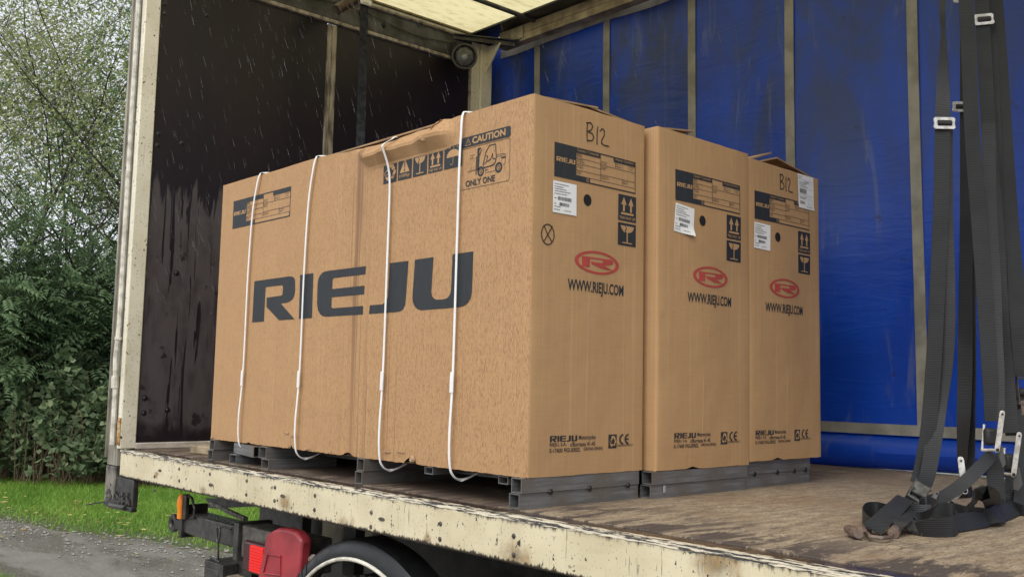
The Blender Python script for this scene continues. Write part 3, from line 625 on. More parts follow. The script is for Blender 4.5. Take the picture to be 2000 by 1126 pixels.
for k in range(9):
    xc = -2.53 + 0.642 * k; m = MB(); tilt = 0.0
    m.ribbon([(xc + 0.02 * (1 - z / 2.7) * (1 if k == 4 else 0.2), cur_y(xc, z) - 0.006, z) for z in [2.72 - 0.23 * i for i in range(12)]], 0.052, 0.004, (0, -1, 0), sub=3)
    part('curtain_webbing', m, WEB, cur)
    part('webbing_rivet', MB().lathe((xc + 0.025, cur_y(xc, 0.2) - 0.012, 0.186), (0, -1, 0), [(0, .006), (.006, .005), (.009, 0)], 8), ALU, cur)
part('curtain_hem', MB().ribbon([(x, cur_y(x, 0.2) - 0.008, 0.186) for x in [lerp(-2.9, XE, i / 40) for i in range(41)]], 0.050, 0.004, (0, -1, 0), sub=2), WEB, cur)
part('curtain_header', MB().ribbon([(x, cur_y(x, 2.66) - 0.008, 2.655) for x in [lerp(-2.9, XE, i / 40) for i in range(41)]], 0.06, 0.004, (0, -1, 0), sub=2), WEB, cur)

# chassis and what hangs under the rail
for y in (0.72, 1.62): part('chassis_beam', MB().box(-2.1, XE, y, y + 0.08, -0.42, -0.18), BLACKM, bevel=0.004)
for x in (-2.05, -1.35, -0.2, 0.9, 2.0): part('crossmember', MB().box(x, x + 0.07, -0.05, 2.40, -0.135, -0.03), BLACKM, bevel=0.003)
part('underframe', MB().box(-2.6, XE, 0.55, 1.60, -0.62, -0.14), BLACKM)
for x0, x1, y in ((-2.14, -2.0, 0.45), (-1.42, -1.33, 0.30), (-1.72, -1.66, 0.5)): part('hanger', MB().box(x0, x1, y, y + 0.05, -0.44, -0.136), BLACKM, bevel=0.004)
part('tank', MB().box(-1.92, -1.72, 0.50, 0.545, -0.42, -0.27).box(-1.66, -1.48, 0.50, 0.545, -0.42, -0.27), plain('cream_tank', (0.30, 0.26, 0.17), 0.5, 0, 0.6, 6), bevel=0.02)
arm = part('outrigger_arm', MB().box(-2.29, -1.70, 0.0, 0.10, -0.352, -0.258), plain('arm_black', (0.022, 0.021, 0.019), 0.3, 0, 0.3, 24, dirt=(0.06, 0.055, 0.05)), bevel=0.008)
part('end_plate', MB().box(-2.318, -2.286, -0.012, 0.115, -0.372, -0.225), BLACKM, arm, bevel=0.004)
c = Vector((-2.392, 0.0, -0.318))
part('eye', MB().tube([c + Vector((math.cos(t) * 0.030, 0, math.sin(t) * 0.030)) for t in [i * 0.3927 for i in range(16)]], 0.014, 8, closed=True).box(-2.365, -2.30, -0.01, 0.012, -0.338, -0.296), BLACKM, arm)
part('arm_sleeve', MB().box(-1.70, -1.20, -0.012, 0.112, -0.375, -0.243), plain('sleeve', (0.045, 0.043, 0.038), 0.45, 0, 0.5, 20, dirt=(0.13, 0.12, 0.10)), bevel=0.006)
part('sleeve_flange', MB().box(-1.74, -1.70, -0.03, 0.13, -0.39, -0.235), BLACKM, bevel=0.004)
ml = part('marker_lamp', MB().box(-2.275, -2.235, -0.020, 0.0, -0.285, -0.172), BLACKM, bevel=0.004)
p = MB(); p.lathe((-2.287, -0.020, -0.295 + 0.008), (0, 0, 1), [(0.001, 0), (0.013, 0.004), (0.013, 0.045), (0.016, 0.055), (0.018, 0.072), (0.015, 0.092), (0.010, 0.108), (0.001, 0.114)], 14)
am = NT('amber_lens', 0.15); am.col((0.85, 0.27, 0.015)); am.b.inputs['Transmission Weight'].default_value = 0.2; am.b.inputs['Emission Color'].default_value = (1, .35, .02, 1); am.b.inputs['Emission Strength'].default_value = 0.1
part('amber_lens', p, am.m, ml)
part('lamp_cable', MB().tube([(-2.24, -0.01, -0.172), (-2.19, -0.012, -0.182), (-2.155, -0.012, -0.225), (-2.16, -0.012, -0.262), (-2.20, -0.012, -0.275)], 0.006, 6), BLACKM, ml)
a, b = at(412, 982, 0.3), at(480, 1013, 0.3)
part('stay_bracket', MB().prism([at(400, 972, .3), at(445, 973, .3), at(500, 988, .3), at(420, 992, .3), at(402, 990, .3), at(408, 982, .3)], (0, 0.02, 0)), BLACKM)
part('stay_rod', MB().tube([a, a.lerp(b, .45)], 0.011, 8).tube([a.lerp(b, .45), b], 0.014, 8), plain('worn_rod', (0.05, 0.045, 0.04), 0.5, 0.2, 0.5, 50, dirt=(0.40, 0.36, 0.28)))
sb = part('step_bar', MB().box(-1.76, -1.0, -0.05, 0.06, -0.56, -0.452), plain('muddy_cream', (0.26, 0.22, 0.15), 0.7, 0, 0.7, 9, dirt=(0.08, 0.065, 0.05)), bevel=0.012)
part('end_block', MB().box(-1.93, -1.762, -0.06, 0.07, -0.56, -0.412).box(-1.905, -1.80, -0.064, -0.058, -0.54, -0.44), BLACKM, sb, bevel=0.006)
part('sleeve_drop', MB().box(-1.73, -1.62, -0.002, 0.09, -0.45, -0.376), BLACKM)
m = MB(); c = Vector((-1.865, -0.035, -0.30))
m.tube([c + Vector((math.cos(t) * 0.014, 0, math.sin(t) * 0.034)) for t in [i * 0.3927 for i in range(16)]], 0.005, 6, closed=True)
m.tube([(-1.865, -0.035, -0.334), (-1.86, -0.034, -0.37), (-1.862, -0.032, -0.412)], 0.005, 6).tube([(-1.855, -0.035, -0.272), (-1.82, -0.035, -0.262), (-1.78, -0.02, -0.27)], 0.005, 6).tube([(-1.92, -0.04, -0.402), (-1.83, -0.04, -0.412)], 0.006, 6)
part('shackle', m, BLACKM)
tl = part('tail_lamp', MB().box(at(473, 1070, -.045).x, at(517, 1070, -.045).x, -0.045, -0.013, -0.415, -0.290), plain('lamp_case', (0.05, 0.012, 0.012), 0.3, 0, 0.3), bevel=0.012)
rm = NT('red_lens', 0.12); rm.col((0.75, 0.01, 0.008)); rm.b.inputs['Emission Color'].default_value = (1, 0.02, 0.01, 1); rm.b.inputs['Emission Strength'].default_value = 0.06
m = MB()
LX0, LX1 = at(488, 1070, -.055).x, at(514, 1070, -.055).x
for k in range(9): m.box(LX0, LX1, -0.0555, -0.044, -0.400 + k * 0.0112, -0.3905 + k * 0.0112)
part('red_lens', m.box(LX0, LX1, -0.050, -0.044, -0.401, -0.299), rm.m, tl)
REDP = plain('faded_red_plastic', (0.34, 0.036, 0.045), 0.42, 0, 0.35, 9, dirt=(0.22, 0.024, 0.03))
def F(px, py): q = at(px, py, -0.075); return (q.x, q.z)
out = [F(541, 1030), (F(519, 1041)), F(511, 1085), F(502, 1128), F(500, 1150), F(580, 1150), F(581, 1120), F(588, 1054), F(576, 1037), F(560, 1032)]
rb = MB().prism([(x, -0.075, z) for x, z in out], (0, 0.052, 0))
red = part('extinguisher_case', rb, REDP, bevel=0.012)
d = [F(524, 1080), F(549, 1085), F(548, 1122), F(516, 1118)]
m = MB(); Q = [Vector((x, -0.0775, z)) for x, z in d]; m.tube(Q, 0.004, 6, closed=True); part('case_handle', m, REDP, red)
part('case_bolt', MB().disc(at(606, 1090, -0.02), (0, 1, 0), 0.016, 0.03, 12), PALEPIPE, red)
# near wheels with mudguards
def wheel(x, y0, y1, face):
    s = -1 if face < 0 else 1; yf = y0 if s < 0 else y1; yb = y1 if s < 0 else y0; wd_ = abs(y1 - y0)
    wh = part('wheel', MB().lathe((x, yf, -0.73), (0, -s, 0), [(0.24, 0.03), (0.25, 0.0), (0.25, wd_)], 32), BLACKM)
    m = MB(); m.lathe((x, yf, -0.73), (0, -s, 0), [(0.25, 0.02), (0.33, -0.015), (0.40, -0.005), (0.42, 0.03), (0.42, wd_ - 0.03), (0.40, wd_ + 0.0), (0.25, wd_)], 48)
    for k in range(48):
        a = k * math.pi / 24; m.obox((x + 0.42 * math.cos(a), (y0 + y1) / 2, -0.73 + 0.42 * math.sin(a)), (0.016 * -math.sin(a), 0, 0.016 * math.cos(a)), (0, wd_ / 2 - 0.04, 0), (0.008 * math.cos(a), 0, 0.008 * math.sin(a)))
    part('tyre', m, plain('tyre_rubber', (0.018, 0.018, 0.018), 0.7), wh)
    part('rim', MB().lathe((x, yf, -0.73), (0, -s, 0), [(0.001, 0.03), (0.09, 0.03), (0.10, 0.06), (0.2, 0.08), (0.245, 0.02), (0.25, 0.01)], 32), plain('rim_grey', (0.06, 0.06, 0.058), 0.6, 0.1), wh)
GUARD = plain('wet_black_plastic', (0.0065, 0.007, 0.0075), 0.42, 0, 0.3, 10)
def guard(x, y0, y1, face):
    prof = []; m = MB(); n = 40; yo, yi = (y0, y1) if face < 0 else (y1, y0); sg = 1 if face < 0 else -1
    sec = [(0.497, yo), (0.512, yo - sg * 0.002), (0.540, yo + sg * 0.006), (0.556, yo + sg * 0.022), (0.562, yo + sg * 0.05), (0.562, yi), (0.552, yi), (0.548, yo + sg * 0.06), (0.49, yo + sg * 0.03)]
    V = []; k = len(sec)
    for i in range(n + 1):
        a = math.radians(8 + 164 * i / n)
        for r, y in sec: V.append((x + r * math.cos(a), y, -0.733 + r * math.sin(a)))
    m.add(V, [(i * k + j, (i + 1) * k + j, (i + 1) * k + (j + 1) % k, i * k + (j + 1) % k) for i in range(n) for j in range(k)])
    gd = part('mudguard', m, GUARD)
    for i in range(4):                        # a few moulded ribs on the shoulder
        a = math.radians(128 + i * 4.0); m2 = MB(); m2.tube([(x + r * math.cos(a), y, -0.733 + r * math.sin(a)) for r, y in sec[1:5]], 0.005, 5); part('rib', m2, GUARD, gd)
    part('mudguard_edge', MB().tube([(x + 0.497 * math.cos(a), yo - sg * 0.002, -0.733 + 0.497 * math.sin(a)) for a in [math.radians(8 + 164 * i / n) for i in range(n + 1)]], 0.0068, 8), PALEPIPE, gd)
for x in (-0.74, 0.62): wheel(x, -0.06, 0.22, -1)
guard(-0.715, -0.10, 0.02, -1); guard(0.645, -0.10, 0.02, -1)
for x in (-0.74, 0.62): wheel(x, 2.12, 2.40, 1)
guard(-0.715, 2.32, 2.44, 1); guard(0.645, 2.32, 2.44, 1)
part('axle', MB().tube([(-0.74, 0.2, -0.73), (-0.74, 2.2, -0.73)], 0.06, 12).tube([(0.62, 0.2, -0.73), (0.62, 2.2, -0.73)], 0.06, 12), BLACKM)

# ---------------------------------------------------------------- the goods: three cartons on steel frames
KRAFT_WET = cardboard('kraft_board_rained_on', True); KRAFT = cardboard('kraft_board', False)
INK = NT('printed_ink', 0.62); INK.col(INK.mix(INK.ss(INK.noise((60, 60, 14), 3), 0.3, 0.75), (0.021, 0.025, 0.030), (0.015, 0.017, 0.020))); INK = INK.m
REDINK = plain('red_ink', (0.42, 0.055, 0.045), 0.7, 0, 0.15, 40); PEN = plain('marker_pen', (0.03, 0.022, 0.018), 0.6); PAPER = plain('white_label_paper', (0.78, 0.78, 0.78), 0.5, 0, 0.06, 9)
GREYINK = plain('thermal_print', (0.10, 0.10, 0.105), 0.7); BAND = plain('white_plastic_band', (0.80, 0.79, 0.78), 0.35, 0, 0.08, 30); HOLE = plain('dark_hole', (0.004, 0.004, 0.006), 0.9)
KRAFT_EDGE = plain('torn_board', (0.45, 0.29, 0.16), 0.9, 0, 0.5, 40, dirt=(0.24, 0.15, 0.085)); KRAFT_IN = plain('board_inside', (0.36, 0.225, 0.12), 0.85, 0, 0.4, 12)

class Ink:
    """flat print: polygons in a 2-D frame, later laid on a face of a carton"""
    def __init__(s): s.v = []; s.f = []
    def poly(s, P):
        b = len(s.v); s.v += [(float(x), float(y)) for x, y in P]; s.f.append(tuple(range(b, b + len(P)))); return s
    def rect(s, x0, y0, x1, y1): return s.poly([(x0, y0), (x1, y0), (x1, y1), (x0, y1)])
    def ring(s, cx, cy, rx, ry, ix, iy, n=40, ox=0, oy=0, a0=0, a1=360):
        for i in range(n):
            t0, t1 = math.radians(lerp(a0, a1, i / n)), math.radians(lerp(a0, a1, (i + 1) / n))
            s.poly([(cx + rx * math.cos(t0), cy + ry * math.sin(t0)), (cx + rx * math.cos(t1), cy + ry * math.sin(t1)), (cx + ox + ix * math.cos(t1), cy + oy + iy * math.sin(t1)), (cx + ox + ix * math.cos(t0), cy + oy + iy * math.sin(t0))])
        return s
    def disc(s, cx, cy, rx, ry=None, n=24, a0=0, a1=360):
        ry = ry or rx; return s.poly([(cx + rx * math.cos(math.radians(lerp(a0, a1, i / n))), cy + ry * math.sin(math.radians(lerp(a0, a1, i / n)))) for i in range(n if a1 - a0 == 360 else n + 1)])
    def line(s, P, w_, closed=False):
        P = [Vector((x, y)) for x, y in P]; m = len(P)
        for i in range(m if closed else m - 1):
            a, b = P[i], P[(i + 1) % m]; d = b - a
            if d.length < 1e-7: continue
            d.normalize(); q = Vector((-d.y, d.x)) * w_ / 2; e = d * w_ * 0.4
            s.poly([a - e - q, b + e - q, b + e + q, a - e + q])
        return s
    def text(s, st, x, y, w_, h, bold=0.0):
        V, F_ = glyphs(st, bold); b = len(s.v)
        s.v += [(x + u * w_, y + v * h) for u, v in V]; s.f += [tuple(i + b for i in f) for f in F_]; return s
    def put(s, polys, x, y, w_, h):          # outlines given in the unit square
        for P in polys: s.poly([(x + u * w_, y + v * h) for u, v in P])
        return s
    def build(s, name, mat, parent, fn, off):
        me = bpy.data.meshes.new(name); me.from_pydata([(x, y, 0) for x, y in s.v], [], s.f)
        bm = bmesh.new(); bm.from_mesh(me)
        if any(e.calc_length() > .05 for e in bm.edges):     # long edges get points of their own, so that the print follows the board
            bmesh.ops.triangulate(bm, faces=[f for f in bm.faces if len(f.verts) > 4])
            for _ in range(4):
                L_ = [e for e in bm.edges if e.calc_length() > .05]
                if not L_: break
                bmesh.ops.subdivide_edges(bm, edges=L_, cuts=1, use_grid_fill=True)
        for v in bm.verts: v.co = fn(v.co.x, v.co.y, off)
        bm.to_mesh(me); bm.free(); return link(name, me, mat, parent)
_G = {}
def glyphs(st, bold):
    key = (st, bold)
    if key not in _G:
        c = bpy.data.curves.new('t', 'FONT'); c.body = st; c.size = 1; c.offset = bold; c.resolution_u = 3
        o = bpy.data.objects.new('t', c); COL.objects.link(o); bpy.context.view_layer.update()
        me = bpy.data.meshes.new_from_object(o.evaluated_get(bpy.context.evaluated_depsgraph_get()))
        V = np.array([v.co[:2] for v in me.vertices]) if len(me.vertices) else np.zeros((1, 2)); lo, hi = V.min(0), V.max(0); V = (V - lo) / np.maximum(hi - lo, 1e-6)
        _G[key] = ([tuple(v) for v in V], [tuple(p.vertices) for p in me.polygons])
        bpy.data.objects.remove(o); bpy.data.meshes.remove(me); bpy.data.curves.remove(c)
    return _G[key]
WORD = [[(-0.001, -0.008), (0.0014, 0.985), (0.2033, 0.992), (0.2194, 0.976), (0.2296, 0.948), (0.2361, 0.89), (0.2385, 0.649), (0.2358, 0.536), (0.2267, 0.457), (0.2094, 0.406), (0.1935, 0.391), (0.1631, 0.386), (0.242, 0.0), (0.157, 0.0), (0.0813, 0.337), (0.0797, 0.556), (0.1632, 0.567), (0.1699, 0.589), (0.1715, 0.748), (0.1699, 0.782), (0.1627, 0.811), (0.0704, 0.81), (0.0689, -0.005)],
 [(0.2654, 0.0), (0.2627, 0.991), (0.3315, 0.993), (0.3330, 0.0)],
 [(0.5816, 0.994), (0.5816, 0.827), (0.4357, 0.828), (0.4289, 0.803), (0.429, 0.593), (0.5785, 0.594), (0.5783, 0.415), (0.428, 0.417), (0.4281, 0.212), (0.4343, 0.178), (0.5759, 0.178), (0.5763, 0.002), (0.4057, 0.009), (0.3876, 0.025), (0.3726, 0.082), (0.3627, 0.164), (0.3571, 0.293), (0.3556, 0.739), (0.3576, 0.833), (0.3649, 0.917), (0.379, 0.981), (0.3968, 0.998), (0.4111, 1.0)],
 [(0.6033, 0.004), (0.6054, 0.18), (0.6585, 0.179), (0.6697, 0.206), (0.6774, 0.249), (0.6818, 0.324), (0.6852, 0.99), (0.7606, 0.987), (0.7547, 0.233), (0.7522, 0.129), (0.7451, 0.049), (0.7344, 0.015), (0.7173, 0.006)],
 [(0.7864, 0.99), (0.8571, 0.995), (0.8522, 0.338), (0.8555, 0.264), (0.863, 0.211), (0.8717, 0.185), (0.8999, 0.181), (0.9137, 0.204), (0.9216, 0.264), (0.9247, 0.362), (0.9266, 1.0), (0.9985, 1.003), (0.9967, 0.273), (0.9933, 0.164), (0.9845, 0.084), (0.9715, 0.034), (0.9555, 0.015), (0.8177, 0.007), (0.8028, 0.029), (0.7904, 0.093), (0.7823, 0.192), (0.7809, 0.267)]]
EMB = [(0.152, 0.703), (0.158, 0.259), (0.316, 0.261), (0.324, 0.635), (0.601, 0.653), (0.628, 0.617), (0.628, 0.568), (0.602, 0.517), (0.348, 0.515), (0.351, 0.439), (0.446, 0.358), (0.603, 0.269), (0.676, 0.26), (0.861, 0.25), (0.627, 0.434), (0.736, 0.453), (0.81, 0.494), (0.859, 0.562), (0.869, 0.626), (0.852, 0.695), (0.796, 0.728), (0.71, 0.714)]
def arrows(k, x, y, w_, h):                   # two arrows over a bar
    for c in (0.30, 0.70):
        k.put([[(c - .15, .62), (c + .15, .62), (c, .92)], [(c - .055, .36), (c + .055, .36), (c + .055, .62), (c - .055, .62)]], x, y, w_, h)
    k.put([[(.15, .24), (.85, .24), (.85, .32), (.15, .32)]], x, y, w_, h); k.text('THIS WAY UP', x + .06 * w_, y + .06 * h, .88 * w_, .11 * h, .012)
def glass(k, x, y, w_, h):
    L = [(.13, .88), (.37, .88), (.43, .76), (.36, .66), (.40, .60), (.36, .585), (.30, .62), (.20, .72)]; Rr = [(.42, .88), (.88, .88), (.85, .76), (.77, .66), (.64, .595), (.52, .585), (.45, .595), (.42, .66), (.48, .76)]
    k.put([L, Rr, [(.475, .14), (.535, .14), (.535, .59), (.475, .59)], [(.24, .10), (.78, .10), (.78, .145), (.24, .145)]], x, y, w_, h)
def recycle(k, x, y, w_, h):                  # three chasing arrows, the lower left one in outline
    T = lambda q: [(x + u * w_, y + v * h) for u, v in q]; lw = w_ * .035
    k.poly(T([(.30, .70), (.40, .90), (.58, .90), (.66, .76), (.56, .70), (.50, .78), (.44, .66)])); k.poly(T([(.22, .64), (.50, .60), (.40, .74)]))
    k.poly(T([(.60, .88), (.74, .88), (.82, .72), (.90, .66), (.68, .58), (.58, .70), (.66, .72)]))
    k.poly(T([(.92, .58), (.80, .62), (.72, .44), (.66, .36), (.86, .34), (.94, .46)])); k.poly(T([(.84, .30), (.62, .32), (.58, .20), (.76, .16)]))
    k.poly(T([(.14, .30), (.52, .32), (.52, .18), (.40, .10), (.28, .16)]))
    k.line(T([(.14, .38), (.08, .50), (.24, .62), (.42, .54), (.36, .42), (.26, .46), (.22, .34)]), lw, True)
def form(dark, lite, x, y, w_, h, txt=True):
    Q = lambda u0, v0, u1, v1, k: k.rect(x + u0 * w_, y + v0 * h, x + u1 * w_, y + v1 * h)
    Q(0, 0, .25, 1, dark); Q(.25, 0, 1, .17, dark); Q(.25, .84, .545, 1, dark); Q(.71, .84, 1, 1, dark); Q(.545, .965, .71, 1, dark); Q(.9925, .17, 1, .84, dark)
    Q(.415, .035, .99, .15, lite)
    lw = .012
    for a in ((.545, .17, .545 + .004, .86), (.73, .65, .734, .84), (.82, .68, .8225, .80), (.91, .68, .9125, .84), (.82, .17, .824, .36)): Q(*a, dark)
    for v in (.68, .515, .32): Q(.25, v, .545, v + lw, dark)
    Q(.545, .64, 1, .64 + lw, dark); Q(.545, .35, 1, .35 + lw, dark)
    lite.put(WORD, x + .02 * w_, y + .46 * h, .215 * w_, .135 * h)
    if txt:
        lite.text('Content / Contenido', x + .26 * w_, y + .885 * h, .26 * w_, .085 * h); lite.text('Shipping / Expedicion', x + .73 * w_, y + .885 * h, .24 * w_, .085 * h)
    for (u, v, st, ww) in [(.258, .79, 'Model', .05), (.258, .735, 'Modelo', .06), (.258, .63, 'Frame Nr', .075), (.258, .57, 'Nr. Bastidor', .09), (.258, .455, 'Engine Nr', .08), (.258, .40, 'Nr. Motor', .075), (.258, .265, 'Colour', .055), (.258, .21, 'Color', .045), (.555, .73, 'Packing nr', .075), (.555, .675, 'Nr. Caja', .065), (.555, .575, 'Customer', .075), (.555, .52, 'Cliente', .05), (.555, .285, 'Shipping Nr', .09), (.555, .23, 'Expedicion Nr', .10), (.74, .77, 'Nr. of', .055), (.74, .70, 'boxes', .06), (.922, .77, 'Weight', .05), (.93, .70, 'Kg', .025), (.832, .285, 'Delivery', .07), (.832, .23, 'Fecha', .05)]:
        dark.text(st, x + u * w_, y + v * h, ww * w_, .042 * h, .012)
    for v, n in ((.105, 26), (.055, 22)):     # the two lines of small print
        u = .43; R = random.Random(n)
        while u < .96:
            l = R.uniform(.010, .032); Q(u, v, u + l, v + .026, dark); u += l + .006
    dark_c = (x + .385 * w_, y + .088 * h); lite.ring(*dark_c, .024 * h * 2.4, .065 * h, .018 * h * 2.4, .05 * h, 20); lite.rect(dark_c[0] - .006 * h, dark_c[1] - .03 * h, dark_c[0] + .006 * h, dark_c[1] + .035 * h)

def bulge(y, z, Wd, zb, zt, amp):              # how far a short side swells outwards, with a shallow dent or two
    u, v = min(1, max(0, y / Wd)), min(1, max(0, (z - zb) / (zt - zb)))
    return amp * math.sin(math.pi * u) * math.sin(math.pi * v) ** .6 - .45 * amp * math.exp(-((u - .75) ** 2 + (v - .45) ** 2) * 30) + .25 * amp * math.sin(u * 9 + v * 7) * math.sin(math.pi * u) * math.sin(math.pi * v)
def carton(X0, Y0, Wd, zb, zt, wet, L=2.055, r=0.010, top_sag=0.0, amp=.006):
    mat = KRAFT_WET if wet else KRAFT; zt0 = zt
    peri = []
    nA = 165 if wet else 24
    for i in range(nA + 1): peri.append((-L + (L - r) * i / nA, 0.0, 'A'))
    for i in range(1, 5): a = math.radians(-90 + 90 * i / 5); peri.append((-r + r * math.cos(a), r + r * math.sin(a), 'c'))
    for i in range(15): peri.append((0.0, r + (Wd - 2 * r) * i / 14, 'B'))
    for i in range(1, 5): a = math.radians(90 * i / 5); peri.append((-r + r * math.cos(a), Wd - r + r * math.sin(a), 'c'))
    for i in range(9): peri.append((-r - (L - r) * i / 8, Wd, 'D'))
    for i in range(1, 4): peri.append((-L, Wd - Wd * i / 4, 'E'))
    H = zt - zb; rows = sorted(set([zb + H * i / 26 for i in range(27)] + ([1.06, 1.10, 1.128, 1.14, 1.152, 1.165, 1.178, 1.19, 1.205, 1.22] if wet else [])))
    rows = [z for i, z in enumerate(rows) if i == 0 or z - rows[i - 1] > 0.006]
    R = random.Random(int(Y0 * 100) + 3); V = []; DR = []
    for (x, y, k) in peri:
        for z in rows:
            px, py, pz, dr = x, y, z, 0.0; t = (z - zb) / H
            jz = 0.0
            if wet and k == 'A':
                sag = -0.012 * sstep(-1.5, -.72, x) * (1 - sstep(-.72, -.30, x)) - 0.004 * sstep(-1.15, -1.05, x) * (1 - sstep(-1.0, -.95, x)) + 0.004 * math.sin(x * 9) * sstep(-2, -1.6, x) * (1 - sstep(-.4, -.2, x)) * 0.6
                pz = z + sag * sstep(0.9, 1.0, t)
                diag = 0.16 * (1.236 - z) / 0.1                      # the buckle starts on a slanted fold
                wn_ = sstep(-.985 + diag * .6, -.93 + diag * .6, x) * (1 - sstep(-.47, -.33, x))
                hill = 0.0
                if z > 1.135: hill = (z - 1.135) / 0.050 if z < 1.185 else 1 - (z - 1.185) / 0.051 * 1.35
                py += -0.038 * hill * wn_ * (1 + 0.22 * math.sin(x * 23) + .12 * math.sin(x * 57))
                dr = wn_ * sstep(1.132, 1.142, z) * (1 - sstep(1.176, 1.190, z))
                wr = sstep(-.52, -.47, x) * (1 - sstep(-.44, -.40, x)); py -= 0.014 * wr * sstep(1.17, 1.23, z); pz += 0.004 * wr * sstep(1.2, 1.23, z)
                if t < 0.004:
                    for cx, ww, hh in ((-1.352, .022, .013), (-.945, .034, .013), (-.565, .036, .024), (-1.70, .02, .004)):
                        d = abs(x - cx) / ww
                        if d < 1: pz += hh * (1 - d * d) * R.uniform(.75, 1.1)
                    pz += R.uniform(-.0012, .0012)
            elif k in 'BcD':
                if k == 'B': px += bulge(y, z, Wd, zb, zt, amp)
                pz += -top_sag * (y / Wd) * sstep(0.7, 1.0, t)
                if t < .004: pz += R.uniform(-.0012, .0012) + (0.008 if (wet is False and abs(y - Wd * .38) < .02 and k == 'B') else 0)
                if t > .996: pz += R.uniform(-.0008, .0008)
            V.append((px, py, pz)); DR.append(dr)
    n = len(peri); k = len(rows); Fc = [(i * k + j, ((i + 1) % n) * k + j, ((i + 1) % n) * k + j + 1, i * k + j + 1) for i in range(n) for j in range(k - 1)]
    b = len(V); V += [(-L + .004, .004, zb + .002), (-.004, .004, zb + .002), (-.004, Wd - .004, zb + .002), (-L + .004, Wd - .004, zb + .002)]; Fc.append((b, b + 3, b + 2, b + 1)); DR += [0] * 4
    b = len(V); ti = zt - 0.03; V += [(-L + .004, .02, ti), (-.004, .02, ti), (-.004, Wd - .004, ti), (-L + .004, Wd - .004, ti)]; Fc.append((b, b + 1, b + 2, b + 3)); DR += [0] * 4
    me = bpy.data.meshes.new('carton_wall'); me.from_pydata(V, [], Fc); me.polygons.foreach_set('use_smooth', [True] * len(me.polygons)); me.set_sharp_from_angle(angle=math.radians(16))
    a = me.attributes.new('dry', 'FLOAT', 'POINT'); a.data.foreach_set('value', DR)
    return me, mat

def flaps(root, Wd, zt, L, h1, h2, e1, e2, mat, sag=0.0):
    """two long lid flaps, each a thin board hinged on its long edge and sprung up a little"""
    th = 0.006
    def board(y0, z0, y1, z1, x0, x1, n=12, warp=0.0, seed=1):
        R = random.Random(seed); V = []; F_ = []
        for i in range(n + 1):
            x = lerp(x0, x1, i / n); f = i / n
            zz = lerp(z0 + .3 * (z1 - z0), z1, f ** 1.5) + (R.uniform(-.002, .002) if 0 < i < n else 0) + warp * math.sin(f * 3.14)
            V += [(x, y0, z0), (x, y1, zz), (x, y1, zz - th), (x, y0, z0 - th)]
        for i in range(n):
            for k in range(4): F_.append((i * 4 + k, i * 4 + (k + 1) % 4, i * 4 + 4 + (k + 1) % 4, i * 4 + 4 + k))
        F_ += [(0, 1, 2, 3), tuple(n * 4 + 3 - k for k in range(4))]
        me = bpy.data.meshes.new('lid_flap'); me.from_pydata(V, [], F_); return link('lid_flap', me, mat, root)
    f = lambda y: zt - sag * y / Wd
    board(0.006, f(0) - .001, e1, f(e1) + h1, -L + .01, -.004, 12, -.004, 1)
    board(Wd - .004, f(Wd) - .001, e2, f(e2) + h2, -L + .01, -.006, 12, -.004, 2)

